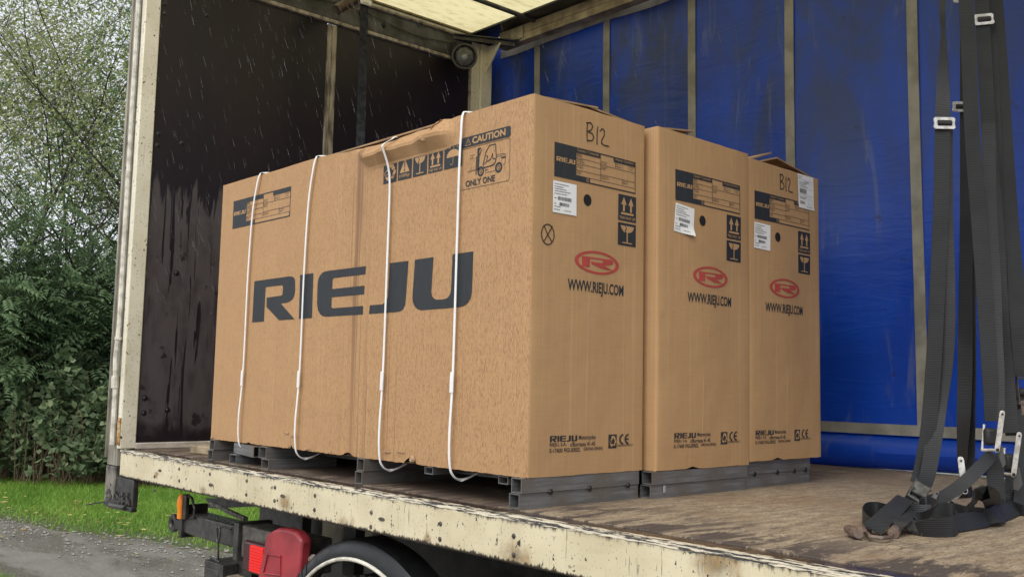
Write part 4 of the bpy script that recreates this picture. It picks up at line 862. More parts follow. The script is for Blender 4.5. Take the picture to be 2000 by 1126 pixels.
def face_prints(root, X, dx, lbl_tilt, wob, sagf=0.0):
    """the prints of the short side; X(y, z, off) lays a 2-D point on that side"""
    dk, lt = Ink(), Ink(); form(dk, lt, .089, .996, .381, .107)
    dk.build('content_form', INK, root, X, .0012); lt.build('form_lettering', KRAFT, root, X, .0018)
    for nm, z0, z1, fn in (('this_way_up_panel', .899, .985, arrows), ('fragile_panel', .818, .892, glass)):
        p = Ink().rect(.384, z0, .474, z1).build(nm, INK, root, X, .0012); k = Ink(); fn(k, .384, z0, .090, z1 - z0); k.build('symbol', KRAFT, p, X, .0018)
    k = Ink(); k.ring(.286, .748, .1055, .0365, .0895, .0295, 48, -.0, 0); k.put([EMB], .180, .712, .212, .072); k.build('emblem', REDINK, root, X, .0012)
    Ink().text('WWW.RIEJU.COM', .153, .641, .263, .046, .022).build('website_lettering', INK, root, X, .0012)
    k = Ink(); k.put(WORD, .090, .192, .117, .018); k.build('maker_lettering', INK, root, X, .0012); k = Ink(); k.text('Motorcycles', .214, .192, .075, .018, .012); k.text('RIEJU, S.A.', .090, .176, .07, .013, .012); k.text('c/Borrassa 41-45', .176, .176, .112, .0135, .012); k.text('E-17600 FIGUERES.', .090, .160, .132, .0125, .012); k.text('GIRONA (SPAIN)', .236, .160, .086, .0125, .012); k.text('EUROPEAN PRODUCT', .392, .170, .078, .007, .006)
    k.build('address_lettering', INK, root, X, .0012); k = Ink()
    for cx in (.424, .4505):
        k.ring(cx, .193, .024, .0175, .0165, .012, 16, a0=100, a1=260)
    k.rect(.428, .1905, .447, .1955); k.build('conformity_mark', INK, root, X, .0012)
    p = Ink().rect(.349, .166, .388, .209).build('recycling_panel', INK, root, X, .0012); k = Ink(); recycle(k, .349, .166, .039, .043); k.build('symbol', KRAFT, p, X, .0018)
    Ink().disc(.236, .942, .0185, .0185, 28).build('hand_hole', HOLE, root, X, .0010)
    # the white shipping label
    ca, sa = math.cos(lbl_tilt), math.sin(lbl_tilt)
    Lb = lambda u, v, o: X(dx + .134 + ca * (u - .0505) - sa * (v - .049), .933 + sa * (u - .0505) + ca * (v - .049), o + wob * max(0, .3 - v / .098) * max(0, u / .1 - .4) * .06)
    s = MB(); n = 8
    g1 = [Lb(.101 * i / n, .098 * j / n, .0022) for i in range(n + 1) for j in range(n + 1)]; s.add(g1, [(i * (n + 1) + j, (i + 1) * (n + 1) + j, (i + 1) * (n + 1) + j + 1, i * (n + 1) + j + 1) for i in range(n) for j in range(n)])
    me = bpy.data.meshes.new('shipping_label'); me.from_pydata(s.v, [], s.f); lab = link('shipping_label', me, PAPER, root)
    k = Ink(); R = random.Random(4)
    for v, x1 in ((.088, .062), (.080, .045), (.073, .056), (.066, .07), (.058, .058), (.018, .030), (.009, .029)):
        u = .006
        while u < x1: l = R.uniform(.002, .006); k.rect(u, v, u + l, v + .0024); u += l + .0014
    for u in (.048, .054, .060, .066, .072): k.rect(u, .009, u + .004, .0112)
    for v, x0, x1, h in ((.040, .020, .077, .0115), (.023, .027, .068, .0105)):
        u = x0
        while u < x1: l = R.choice((.0008, .0012, .002)); k.rect(u, v, u + l, v + h); u += l + R.choice((.0008, .0012))
        k.rect(.006, v + .004, .014, v + .0062)
    k.build('label_print', GREYINK, lab, lambda u, v, o: Lb(u, v, .0022 + o), .0008)
def scrawl(root, X, dy, s=1.0):               # the handwritten B12
    k = Ink(); w_ = .0042; T = lambda P: [(dy + u * s, z) for u, z in P]
    k.line(T([(.004, 1.188), (.002, 1.160), (.003, 1.132)]), w_).line(T([(.000, 1.190), (.020, 1.194), (.029, 1.184), (.022, 1.171), (.006, 1.163), (.026, 1.160), (.034, 1.150), (.026, 1.137), (.004, 1.133)]), w_)
    k.line(T([(.052, 1.187), (.049, 1.158), (.049, 1.130)]), w_).line(T([(.064, 1.176), (.074, 1.186), (.084, 1.180), (.083, 1.165), (.072, 1.148), (.070, 1.137), (.084, 1.132), (.104, 1.133)]), w_)
    k.build('handwriting', PEN, root, X, .0016)

def make_box(X0, Y0, Wd, zb, zt, wet, label, flap, sag=0.0, tilt=0.0, wob=0.0, amp=.006, dy=0.0):
    root = empty('cardboard_box', (X0, Y0, 0), label, 'box', 'motorcycle cartons on the load floor')
    me, mat = carton(X0, Y0, Wd, zb, zt, wet, top_sag=sag, amp=amp); link('carton_wall', me, mat, root)
    flaps(root, Wd, zt, 2.055, *flap, KRAFT_IN, sag)
    XB = lambda y, z, o: (o + bulge(y, z, Wd, zb, zt, amp), y, z)
    face_prints(root, lambda y, z, o: XB(y + dy, z, o), 0, tilt, wob)
    return root, XB
B1, XB1 = make_box(0.0, 0.0, 0.524, 0.090, 1.236, True, 'rain spotted cardboard carton nearest the open side, held by four white bands', (.020, .016, .29, .26))
B2, XB2 = make_box(0.035, 0.546, 0.535, 0.088, 1.236, False, 'middle cardboard carton, its white label stuck on crooked and no handwriting on it', (.026, .003, .20, .30), 0.003, -0.09, 1.0, amp=.010)
B3, XB3 = make_box(0.030, 1.086, 0.500, 0.098, 1.222, False, 'rear cardboard carton beside the blue curtain with two white labels', (.052, .040, .16, .20), 0.004, -0.03, amp=.008, dy=-.055)
scrawl(B1, XB1, .230); scrawl(B3, XB3, .205, .85)
k = Ink(); k.line([(.066 + .026 * math.cos(t), .813 + .031 * math.sin(t)) for t in [i * .35 for i in range(19)]], .0035).line([(.050, .838), (.066, .812), (.084, .792)], .0035).line([(.084, .840), (.066, .812), (.050, .790)], .0035); k.build('handwriting', PEN, B1, XB1, .0016)
# courier label of the rear carton
s = MB(); LB = lambda u, v, o: (o + bulge(.333 + u, 1.08 + v, .5, .098, 1.222, .008) + .022 * max(0, u - .08) * max(0, .05 - v) * 60 * .3, .3330 + u + .004 * (v < .01), 1.080 + v)
n = 8; s.add([LB(.118 * i / n, .136 * j / n, .0024) for i in range(n + 1) for j in range(n + 1)], [(i * (n + 1) + j, (i + 1) * (n + 1) + j, (i + 1) * (n + 1) + j + 1, i * (n + 1) + j + 1) for i in range(n) for j in range(n)])
me = bpy.data.meshes.new('courier_label'); me.from_pydata(s.v, [], s.f); cl = link('courier_label', me, PAPER, B3)
k = Ink(); R = random.Random(6)
for v, x0, x1 in ((.126, .006, .03), (.119, .006, .022), (.108, .05, .08), (.100, .010, .06), (.093, .010, .055), (.086, .012, .07), (.043, .010, .06), (.037, .012, .05), (.008, .06, .10)):
    u = x0
    while u < x1: l = R.uniform(.002, .007); k.rect(u, v, u + l, v + .0024); u += l + .0016
for v in (.113, .105, .081, .056, .050): k.rect(.004, v, .112, v + .0006)
u = .010
while u < .062: l = R.choice((.0009, .0014, .0022)); k.rect(u, .060, u + l, .078); u += l + R.choice((.0009, .0014))
k.ring(.09, .03, .02, .016, .0188, .0148, 4, a0=45, a1=405); k.text('BWA', .022, .016, .026, .013, .02); k.build('label_print', GREYINK, cl, lambda u, v, o: LB(u, v, .0024 + o), .0008)
Ink().text('G', .010, .016, .010, .013, .02).build('label_print', REDINK, cl, lambda u, v, o: LB(u, v, .0024 + o), .0008)

# prints of the long wet side
XA = lambda x, z, o: (x, -o, z)
Ink().put(WORD, -1.715, .600, 1.452, .177).build('maker_lettering', INK, B1, XA, .0012)
dk, lt = Ink(), Ink(); form(dk, lt, -1.942, 1.023, .506, .125, False); dk.build('content_form', INK, B1, XA, .0012); lt.build('form_lettering', KRAFT, B1, XA, .0018)
xs_ = [(-.777, -.696), (-.688, -.608), (-.600, -.521), (-.513, -.435), (-.427, -.332)]
kinds = ['recycling_panel', 'warning_panel', 'fragile_panel', 'this_way_up_panel', 'keep_dry_panel']
for i, ((a, b), nm) in enumerate(zip(xs_, kinds)):
    z0, z1 = 1.064, 1.1385
    p = Ink().rect(a, z0, b, z1).build(nm, INK, B1, XA, .0012); k = Ink(); q = (a, z0, b - a, z1 - z0)
    if i == 0: recycle(k, *q)
    elif i == 1:
        k.put([[(.14, .34), (.49, .34), (.49, .96)], [(.86, .34), (.51, .34), (.51, .96)]], *q); k.text('±100Kgr', a + .10 * q[2], z0 + .08 * q[3], .80 * q[2], .20 * q[3], .004)
    elif i == 2: glass(k, *q)
    elif i == 3: arrows(k, *q)
    else:
        k.put([[(.5 + .36 * math.cos(t), .50 + .36 * math.sin(t) * .95) for t in [j * math.pi / 14 for j in range(15)]]], *q); k.line([(a + .5 * q[2], z0 + .5 * q[3]), (a + .5 * q[2], z0 + .22 * q[3]), (a + .44 * q[2], z0 + .15 * q[3]), (a + .36 * q[2], z0 + .19 * q[3])], .0022)
        for u in (.28, .48, .68): k.put([[(u, .89), (u + .05, .91), (u + .07, .97), (u + .02, .95)]], *q)
    k.build('symbol', KRAFT, p, XA, .0018)
    if i == 1: Ink().put([[(.46, .86), (.54, .86), (.52, .56), (.48, .56)], [(.46, .41), (.54, .41), (.54, .49), (.46, .49)]], *q).build('symbol_mark', INK, p, XA, .0024)
p = Ink().poly([(-.345, 1.121), (-.104, 1.121), (-.100, 1.126), (-.100, 1.150), (-.104, 1.155), (-.345, 1.155)]).build('caution_panel', INK, B1, XA, .0012)
k = Ink(); k.text('CAUTION', -.283, 1.1275, .160, .0225, .035); k.line([(-.318, 1.127), (-.304, 1.149), (-.290, 1.127)], .0016, True); k.rect(-.305, 1.132, -.303, 1.142); k.build('symbol', KRAFT, p, XA, .0018)
k = Ink(); x0, z0 = -.345, .983; ww, hh = .243, .135
k.line([(x0, 1.117), (-.106, 1.117), (-.102, 1.112), (-.102, .989), (-.107, .983), (x0, .983)], .0013); k.text('ONLY ONE', -.312, .990, .143, .021, .028)
T = lambda u, v: (-.345 + u * .245, 0.983 + v * .135); LN = lambda P, w_=.0016, c=False: k.line([T(*q) for q in P], w_, c)
for cx, r in ((.435, .016), (.785, .0165)):
    c = T(cx, .36); k.ring(*c, r, r * 1.02, r * .58, r * .58, 24); k.ring(*c, r * .36, r * .36, r * .24, r * .24, 16)
k.rect(*T(.335, .30), *T(.352, .74)); k.rect(*T(.36, .40), *T(.40, .92)); k.rect(*T(.37, .90), *T(.43, .935))
LN([(.30, .42), (.335, .42), (.345, .45)], .002); LN([(.16, .42), (.30, .44)], .001); LN([(.19, .40), (.30, .41)], .001); LN([(.43, .85), (.41, .75), (.44, .88)], .0022)
LN([(.48, .50), (.53, .80), (.60, .93), (.715, .93), (.735, .62), (.72, .50), (.66, .44), (.50, .43), (.48, .50)], .0032); LN([(.53, .70), (.57, .69), (.54, .55), (.50, .52)], .0025); LN([(.56, .56), (.63, .60), (.66, .72), (.67, .60), (.72, .58)], .003)
LN([(.73, .66), (.82, .665), (.83, .655), (.90, .65), (.915, .62), (.905, .42), (.87, .40)], .0014); LN([(.735, .62), (.90, .62)], .0012); LN([(.84, .57), (.90, .57)], .005); LN([(.53, .40), (.53, .30), (.72, .30), (.735, .42)], .0012); LN([(.46, .42), (.73, .44)], .001); LN([(.52, .36), (.58, .37)], .0014)
LN([(.215, .80), (.30, .80)], .001); LN([(.215, .72), (.29, .72)], .001); LN([(.215, .44), (.215, .80)], .0007); LN([(.255, .44), (.255, .78)], .0007)
k.build('forklift_notice', INK, B1, XA, .0012)
# torn bits of board: the crumpled knot on the top edge and the scuffs along the bottom edge
R = random.Random(12); m = MB()
def crumple(x0, z0, x1, z1, wd_, out, nu=9, nv=5):  # a creased tongue of board folded out of the top edge
    V = []; ax = Vector((x1 - x0, 0, z1 - z0)); sd_ = Vector((-(z1 - z0), 0, x1 - x0)).normalized()
    for i in range(nu + 1):
        for j in range(nv + 1):
            u, v = i / nu, j / nv - .5; ww = wd_ * (1.15 - .75 * u) * (.75 + .25 * math.sin(u * 5 + 1))
            p = Vector((x0, 0, z0)) + ax * u + sd_ * ww * v; o = out * (1 - .75 * u) * (1 - 2.6 * v * v) + R.uniform(-.005, .005) + .006 * math.sin(u * 14 + j * 1.7)
            V.append((p.x + R.uniform(-.003, .003), -.030 * (1 - u) - o, p.z + R.uniform(-.003, .003)))
    m.add(V, [(i * (nv + 1) + j, (i + 1) * (nv + 1) + j, (i + 1) * (nv + 1) + j + 1, i * (nv + 1) + j + 1) for i in range(nu) for j in range(nv)])
crumple(-.505, 1.176, -.440, 1.234, .024, .016); crumple(-.508, 1.180, -.482, 1.174, .022, .018, 6, 4)
m.build('torn_board', KRAFT_EDGE, B1)
for (x, z, w_, h) in [(-1.387, .150, .020, .006), (-1.33, .141, .03, .003), (-1.352, .100, .012, .010), (-1.22, .097, .035, .004), (-1.06, .095, .012, .008), (-.70, .120, .035, .002), (-.62, .125, .03, .0025), (-.55, .106, .018, .012), (-2.035, .097, .012, .006)]:
    m = MB(); n = 9; m.add([(x + w_ * math.cos(t) * R.uniform(.6, 1.1), -.003 - R.uniform(0, .004), max(.092, z + h * math.sin(t) * R.uniform(.6, 1.2))) for t in [i * 6.283 / n for i in range(n)]] + [(x, -.007, z)], [(i, (i + 1) % n, n) for i in range(n)])
    m.build('torn_board', KRAFT_EDGE, B1, smooth=False)
# four white bands round the wet carton
for (xt, xm, xb, slack) in [(-1.690, -1.752, -1.762, .030), (-1.232, -1.284, -1.292, .020), (-.714, -.720, -.724, .020), (-.322, -.334, -.338, .020)]:
    nb3 = -1.0 < xt < -.5; zt_ = 1.230 if -1.0 < xt < -.5 else 1.244; bul = .012 if -1.0 < xt < -.5 else 0.0
    m = MB(); P = [(xt + .02, .30, zt_ + .010), (xt + .01, .12, zt_ + .003), (xt, .012, zt_ - .001), (xt - .003, -.010 - bul * .3, zt_ - .014), *([(xt - .003, -.050, 1.190), (xt - .004, -.046, 1.172), (xt - .005, -.024, 1.12)] if nb3 else [(lerp(xt, xm, .35), -.014, 1.17)]), (lerp(xt, xm, .75), -.014, 1.05), (xm, -.013, .80), (xm - .003, -.013, .40), (xb, -.020, .20), (xb, -.016, .105), (xb + .004, -.004, .070), (xb + .008, .022, .056), (xb + .012, .055, .062), (xb + .014, .09, .076)]
    m.ribbon(P, .0098, .0014, (0, -1, .02), sub=8)
    bd = m.build('strapping_band', BAND, B1)
    MB().ribbon([(xm - .003, -.0155, .395), (xm - .0035, -.0165, .365), (xm - .004, -.0165, .33)], .0165, .003, (0, -1, 0), sub=2).build('band_joint', BAND, bd)

# steel frames under the cartons
STEEL = NT('galvanised_steel', 0.42, 0.35); n1 = STEEL.noise((4, 4, 90), 3); n2 = STEEL.noise(9, 4, seed=2); STEEL.col(STEEL.mix(STEEL.ss(n2, .35, .7), STEEL.mix(STEEL.ss(n1, .4, .6), (.22, .225, .23), (.14, .145, .15)), (.155, .135, .115))); STEEL.rough(STEEL.ss(n2, .3, .7, .28, .5)); STEEL = STEEL.m
def rtube(p0, p1, hw, hh, th=.003):           # an open-ended rectangular tube between two points
    p0, p1 = Vector(p0), Vector(p1); d = (p1 - p0).normalized(); u = Vector((0, 0, 1)); s_ = d.cross(u); V = []
    for p in (p0, p1):
        for k in (0, th):
            for a, b in ((-1, -1), (1, -1), (1, 1), (-1, 1)): V.append(p + s_ * a * (hw - k) + u * b * (hh - k))
    F_ = []
    for k in range(4):
        q = (k + 1) % 4; F_ += [(k, q, 8 + q, 8 + k), (4 + k, 12 + k, 12 + q, 4 + q), (k, 4 + k, 4 + q, q), (8 + k, 8 + q, 12 + q, 12 + k)]
    m = MB(); m.add(V, F_); return m
def pallet(X0, Y0, Wd, zt, label, y_in, y_out):
    root = empty('steel_pallet', (X0, Y0, 0), label, 'pallet', 'steel frames under the cartons'); h = zt / 4
    for k, x in enumerate((-.024, -.838, -2.006)):
        for j in (0, 1):
            ex = .004 * j if k else -.004 * (1 - j)
            rtube((X0 + x + ex, Y0 + y_in + .004 * j, h * (1 + 2 * j) + .0003 * j), (X0 + x + ex, Y0 + y_out, h * (1 + 2 * j) + .0003 * j), .022, h - .0006).build('crossbar', STEEL, root, smooth=False)
    for y in (.27, Wd - .08): rtube((X0 - 1.98, Y0 + y, zt * .72), (X0 - .05, Y0 + y, zt * .72), .02, zt * .24).build('runner', STEEL, root, smooth=False)
    return root, h
p1, h = pallet(0, 0, .524, .090, 'steel tube frame under the rain spotted carton, its open tube ends at the floor edge', -.022, .505)
for x, l in ((-1.80, .34), (-1.52, .30), ):
    rtube((x, -.018, .020), (x, l, .020), .030, .0195).build('crossbar', STEEL, p1, smooth=False)
rtube((-1.84, .022, .064), (-1.60, -.012, .062), .016, .022).build('brace', STEEL, p1, smooth=False); rtube((-1.545, -.018, .064), (-1.545, .30, .064), .030, .0235).build('brace', STEEL, p1, smooth=False)
for x in (-.48, -.115): rtube((x, .012, .074), (x, .4, .074), .022, .012).build('crossbar', STEEL, p1, smooth=False)
for y in (.10, .27, .45):
    MB().lathe((.0005, y, .0455), (1, 0, 0), [(0, .004), (.006, .003), (.009, 0)], 8).build('weld', BOLT, p1)
k = Ink(); R = random.Random(2); x = .02
k.text('BS NORM 0147 S235 12017', .02, .062, .31, .013, .01); k.build('stamped_lettering', plain('steel_ink', (.10, .095, .09), .6), p1, lambda y, z, o: (-.0055 + o, y, z), .0008)
p2, h = pallet(.035, .546, .535, .087, 'steel tube frame under the middle carton', -.02, .52)
MB().box(.0335, .0365, .585, .595, .018, .040).build('scratch', plain('bare_metal', (.75, .75, .72), .3, .6), p2)
p3, h = pallet(.012, 1.075, .52, .097, 'steel tube frame under the rear carton, sticking out least', .0, .455)
for y in (1.15, 1.30, 1.42, 1.50): MB().lathe((.013 - .004 + .001, y, .049), (1, 0, 0), [(0, .004), (.006, .003), (.010, 0)], 8).build('weld', BOLT, p3)
wb = empty('wooden_block', (-2.15, .13, 0), 'rough pale wooden block lying on the floor behind the far end of the cartons', 'block')
m = MB(); a, b = Vector((-2.40, .10, .021)), Vector((-1.96, .20, .021)); d = (b - a).normalized()
m.obox((a + b) / 2, d * (b - a).length / 2, Vector((-d.y, d.x, 0)) * .045, (0, 0, .021)); m.build('timber', plain('raw_timber', (.36, .28, .18), .85, 0, .5, 20), wb, bevel=.008)

# ---------------------------------------------------------------- load straps hanging from the roof
SW = webbing('black_strap_webbing', (0.021, 0.0225, 0.026), 2, 60, 0.6); ZINC = plain('zinc_plate', (0.74, 0.735, 0.71), 0.35, 0.35, 0.25, 60, dirt=(0.48, 0.46, 0.42))
RUSTM = plain('rusty_iron', (0.13, 0.085, 0.065), 0.6, 0.4, 0.5, 40, dirt=(0.22, 0.17, 0.14)); CAMV = Vector((0.74, -0.67, 0)); SIDE = Vector((0.67, 0.74, 0))
UP = Vector((0, 0, 1))
def strap(label, group='load straps hanging inside the truck', loc=(0.8, 1.1, 0)): return empty('load_strap', loc, label, 'strap', group)
def web(root, pts, wd=.047, **k):
    if pts[0].z > 1.55:                        # goes on up to the rail under the roof
        p, q = pts[0], pts[1]; d = (p - q) / max(1e-6, p.z - q.z); e = p + d * (2.715 - p.z); e = Vector((lerp(p.x, e.x, .35), 1.2, 2.715))
        pts = [e, e.lerp(p, .5)] + list(pts)
        for n_ in ('twist', 'ws'):
            if k.get(n_): k[n_] = [k[n_][0]] * 2 + list(k[n_])
    return MB().ribbon(pts, wd, .0022, CAMV, **k).build('webbing', SW, root)
def hang(P): return [at(px, py, Y) for px, py, Y in P]
def slider(root, px, py, Y, rot=0.0, w_=.066, h=.036):      # flat pressed-metal frame with the web rolled round its bar
    c = at(px, py, Y) + CAMV * .006; s_ = (SIDE * math.cos(rot) + UP * math.sin(rot)); u = (UP * math.cos(rot) - SIDE * math.sin(rot)); m = MB()
    o = [(-1, -.72), (-.86, -1), (.86, -1), (1, -.72), (.92, 0), (1, .72), (.86, 1), (-.86, 1), (-1, .72), (-.92, 0)]; i_ = [(-.62, -.5), (-.62, -.5), (.62, -.5), (.62, -.5), (.62, 0), (.62, .5), (.62, .5), (-.62, .5), (-.62, .5), (-.62, 0)]
    V = []
    for d in (0, .005):
        for a, b in o + i_: V.append(c + s_ * a * w_ / 2 + u * b * h / 2 + CAMV * d)
    n = 10; F_ = []
    for k in range(n):
        q = (k + 1) % n; F_ += [(k, q, n + q, n + k), (20 + k, 20 + n + k, 20 + n + q, 20 + q), (k, 20 + k, 20 + q, q), (n + k, n + q, 20 + n + q, 20 + n + k)]
    m.add(V, F_); b = m.build('slider_buckle', ZINC, root)
    MB().tube([c - s_ * w_ * .33 + CAMV * .002, c + s_ * w_ * .33 + CAMV * .002], .0085, 10).build('web_roll', SW, b)
def cam_buckle(root, c, up, wd=.052, ln=.085, mat=None, right=None, open_=0.0):
    """ratchet-type buckle: two side plates with holes, a spool, a base bar and a handle plate"""
    mat = mat or ZINC; c = Vector(c); up = Vector(up).normalized(); s_ = Vector(right).normalized() if right is not None else SIDE; s_ = (s_ - up * s_.dot(up)).normalized(); f = s_.cross(up).normalized()
    if f.dot(CAMV) < 0: f = -f
    bk = None
    for sg in (-1, 1):
        m = MB(); p0 = c + s_ * sg * (wd / 2 + .003); o = []
        ff = f if sg < 0 else (f * .35 + s_ * .9).normalized(); k_ = .016 if sg < 0 else .013
        for (a, b) in ((-1, -.55), (-.92, -.9), (-.5, -1), (.0, -.75), (.5, -.55), (.9, -.5), (1, -.1), (.95, .35), (.5, .45), (0, .55), (-.5, .9), (-.9, .8)): o.append(p0 + up * a * ln / 2 + ff * b * k_ + (ff * k_ if sg > 0 else Vector((0, 0, 0))))
        m.prism(o, s_ * .0025 if sg < 0 else -f * .0025); pl = m.build('side_plate', mat, root, bevel=.0006)
        for a in (-.55, .1, .78): MB().disc(p0 + up * a * ln / 2 + (s_ * .0012 if sg < 0 else ff * k_), s_ if sg < 0 else f, .0035 if a > .5 else .006, .0045, 10).build('pin', BOLT if a != .1 else mat, pl)
    MB().tube([c - s_ * wd / 2 - up * ln * .05, c + s_ * wd / 2 - up * ln * .05], .013, 12).build('spool', SW, root)
    m = MB(); m.obox(c - up * ln * .44 + f * .004, s_ * (wd / 2 + .004), up * .003, f * .011); m.obox(c + up * ln * .40 - f * .004, s_ * wd / 2, up * .0035, f * .004); m.build('cross_bar', mat, root, bevel=.001)
    hd = (up * math.cos(open_) - f * math.sin(open_)) if open_ else up
    m = MB(); q = c - up * ln * .1 - f * .018; m.obox(q - hd * ln * .28, s_ * wd * .36, hd * ln * .30, f * .002); m.build('handle_plate', mat, root, bevel=.001)

def bar_plate(root, a, b, w_, mat=ZINC):
    a, b = Vector(a), Vector(b); u = (b - a).normalized(); q = u.cross(CAMV.normalized()).normalized(); m = MB(); o = []
    for t in range(9): an = math.pi * t / 8; o.append(b + q * w_ / 2 * math.cos(an) + u * w_ / 2 * math.sin(an))
    for t in range(9): an = math.pi * t / 8; o.append(a - q * w_ / 2 * math.cos(an) - u * w_ / 2 * math.sin(an))
    m.prism(o, CAMV * .003); p = m.build('side_plate', mat, root, bevel=.0006)
    for f_, r, mt in ((.0, .0055, BOLT), (.45, .0055, mat), (.97, .0032, BOLT)): MB().disc(a.lerp(b, f_) + CAMV * .003, CAMV, r, .003, 12).build('pin', mt, p)
# 1: the strap farthest left, twisted at the top, ending in the worn buckle on the floor
s1 = strap('leftmost black strap, twisted narrow at its top, ending in the worn buckle and rusty hook')
web(s1, hang([(1843, -25, .95), (1842, 60, .95), (1842, 130, .95), (1841, 242, .95), (1838, 400, .95), (1831, 560, .95), (1824, 700, .95), (1814, 830, .94), (1800, 915, .92), (1792, 945, .90)]), .047, twist=[80, 78, 60, 8, 0, 0, 0, 0, 0, 0], ws=[.03, .02, .034, .044, .047, .047, .047, .047, .047, .047])
web(s1, hang([(1846, 250, .965), (1846, 420, .97), (1850, 600, .98), (1847, 700, .98), (1834, 790, .97), (1820, 880, .94), (1812, 925, .92), (1804, 946, .91)]), .047, twist=[0, 5, 35, 45, 40, 10, 0, 0])
slider(s1, 1842, 242, .95)
bc = at(1796, 962, .87); bu = Vector((at(1812, 930, .90) - at(1775, 995, .82))).normalized()
cam_buckle(s1, bc, bu, .05, .07, GRIME)
fl = Vector((.48, -.45, .75)).normalized(); rs = bu.cross(fl).normalized()
MB().obox(bc + fl * .014, rs * .023, bu * .018, fl * .004).build('web_roll', plain('worn_web', (.085, .08, .072), .7, 0, .5, 30), s1, bevel=.003)
hk = atz(1728, 1036, .02)
FL = (0.48, -0.45, 0.75)
MB().ribbon([bc - bu * .02 + CAMV * .012, at(1779, 985, .80), atz(1764, 1010, .04), atz(1752, 1028, .024), atz(1746, 1040, .012)], .047, .0022, FL, twist=[0, 0, 10, 30, 50], ws=[.047, .047, .045, .036, .03]).build('webbing', SW, s1)
MB().ribbon([at(1768, 972, .84), atz(1750, 990, .055), atz(1732, 1006, .045), atz(1715, 1022, .032), atz(1704, 1034, .022)], .047, .0022, FL, twist=[0, 0, 4, 6, 0]).build('webbing', SW, s1)
MB().ribbon([atz(1704, 1030, .02), atz(1692, 1022, .022), atz(1685, 1008, .024), atz(1694, 996, .025), atz(1712, 994, .025), atz(1730, 998, .025), atz(1750, 1004, .025)], .044, .0022, side=(0, 0, 1), twist=[20, 8, 0, -6, 0, 8, 10]).build('webbing', SW, s1)
for pts, r, nm in (([(1697, 1012), (1690, 1018), (1688, 1034), (1700, 1047), (1722, 1050), (1738, 1048), (1742, 1038), (1742, 1026), (1750, 1020)], .0052, 'rusty_hook'),):
    m = MB(); Q = [atz(px, py, .012 + .010 * (i in (0, 8))) for i, (px, py) in enumerate(pts)]; m.tube(Q, r, 8); a, b = atz(1745, 1040, .014), atz(1752, 1030, .014); m.tube([a, b], .014, 10); m.build(nm, RUSTM, s1)
m = MB(); a, b = atz(1655, 1035, .016), atz(1676, 1040, .016); c = atz(1666, 1037, .016)
m.tube([atz(1655, 1031, .018), c, atz(1677, 1041, .017)], [.010, .0145, .012], 10); m.tube([c, atz(1692, 1036, .018)], .006, 8); m.build('hook_end', RUSTM, s1)

# 2: second strap, narrow towards the floor, ending in the bright buckle
s2 = strap('second black strap from the left, ending in the bright metal buckle on the floor')
web(s2, hang([(1886, -25, 1.45), (1888, 100, 1.45), (1888, 215, 1.45), (1888, 400, 1.45), (1886, 560, 1.45), (1885, 700, 1.45), (1883, 800, 1.45), (1880, 870, 1.44), (1879, 905, 1.43)]), .047, twist=[0, 0, 0, 0, 0, 25, 45, 70, 80])
web(s2, hang([(1893, 300, 1.475), (1893, 540, 1.475), (1894, 700, 1.475), (1893, 800, 1.475), (1892, 880, 1.475), (1890, 930, 1.46)]), .042, twist=[10, 20, 40, 50, 45, 40])
slider(s2, 1876, 210, 1.42); slider(s2, 1878, -2, 1.42)
c2 = atz(1880, 962, .050)
bar_plate(s2, at(1884, 958, 1.02), at(1876, 897, 1.02), .019); bar_plate(s2, at(1858, 979, 1.04), at(1876, 956, 1.03), .020)
MB().tube([at(1868, 958, 1.16), at(1893, 956, 1.16)], .024, 14).build('web_roll', SW, s2)

# 3: the front strap of the bundle with the hanging tail
s3 = strap('frontmost black strap of the bundle, a cut tail end hanging below its bright buckle')
web(s3, hang([(1887, -25, 1.12), (1892, 100, 1.12), (1900, 280, 1.12), (1911, 420, 1.12), (1920, 540, 1.12), (1927, 640, 1.12), (1934, 740, 1.12), (1938, 805, 1.12), (1939, 822, 1.12)]), .049)
web(s3, hang([(1930, 240, 1.16), (1934, 420, 1.16), (1941, 540, 1.16), (1944, 640, 1.15), (1948, 740, 1.14), (1948, 815, 1.13)]), .040, twist=[10, 10, 15, 20, 25, 20])
def ratchet(root, Y, top, bot, left, roll, hnd):
    """buckle seen from its flat side: long side plate, thin far plate, base bar, rolled web, handle end"""
    bar_plate(root, at(*bot, Y), at(*top, Y), .0155)
    a, b = at(*left, Y + .02), at(*bot, Y)
    MB().tube([a, b], .0045, 8).tube([a, at(left[0] + 4, left[1] - 50, Y + .03)], .0035, 8).build('base_bar', ZINC, root)
    c = at(*roll, Y + .03); MB().obox(c, SIDE * .019, CAMV * .014, UP * .026).build('web_roll', SW, root, bevel=.010)
    MB().prism([at(*p, Y + .01) for p in hnd], CAMV * .003).build('handle_plate', GRIME, root, bevel=.001)
ratchet(s3, 1.06, (1957, 806), (1947, 878), (1918, 878), (1934, 852), [(1948, 868), (1958, 872), (1964, 905), (1958, 914), (1950, 890)])
web(s3, hang([(1941, 885, 1.10), (1944, 930, 1.10), (1947, 970, 1.10), (1947, 1004, 1.10)]), .052)
web(s3, [at(1940, 885, 1.09), at(1918, 908, 1.05), at(1885, 940, 1.0), at(1855, 962, .95), at(1830, 974, .90), at(1808, 975, .86)], .038, twist=[0, 12, 22, 30, 40, 60])

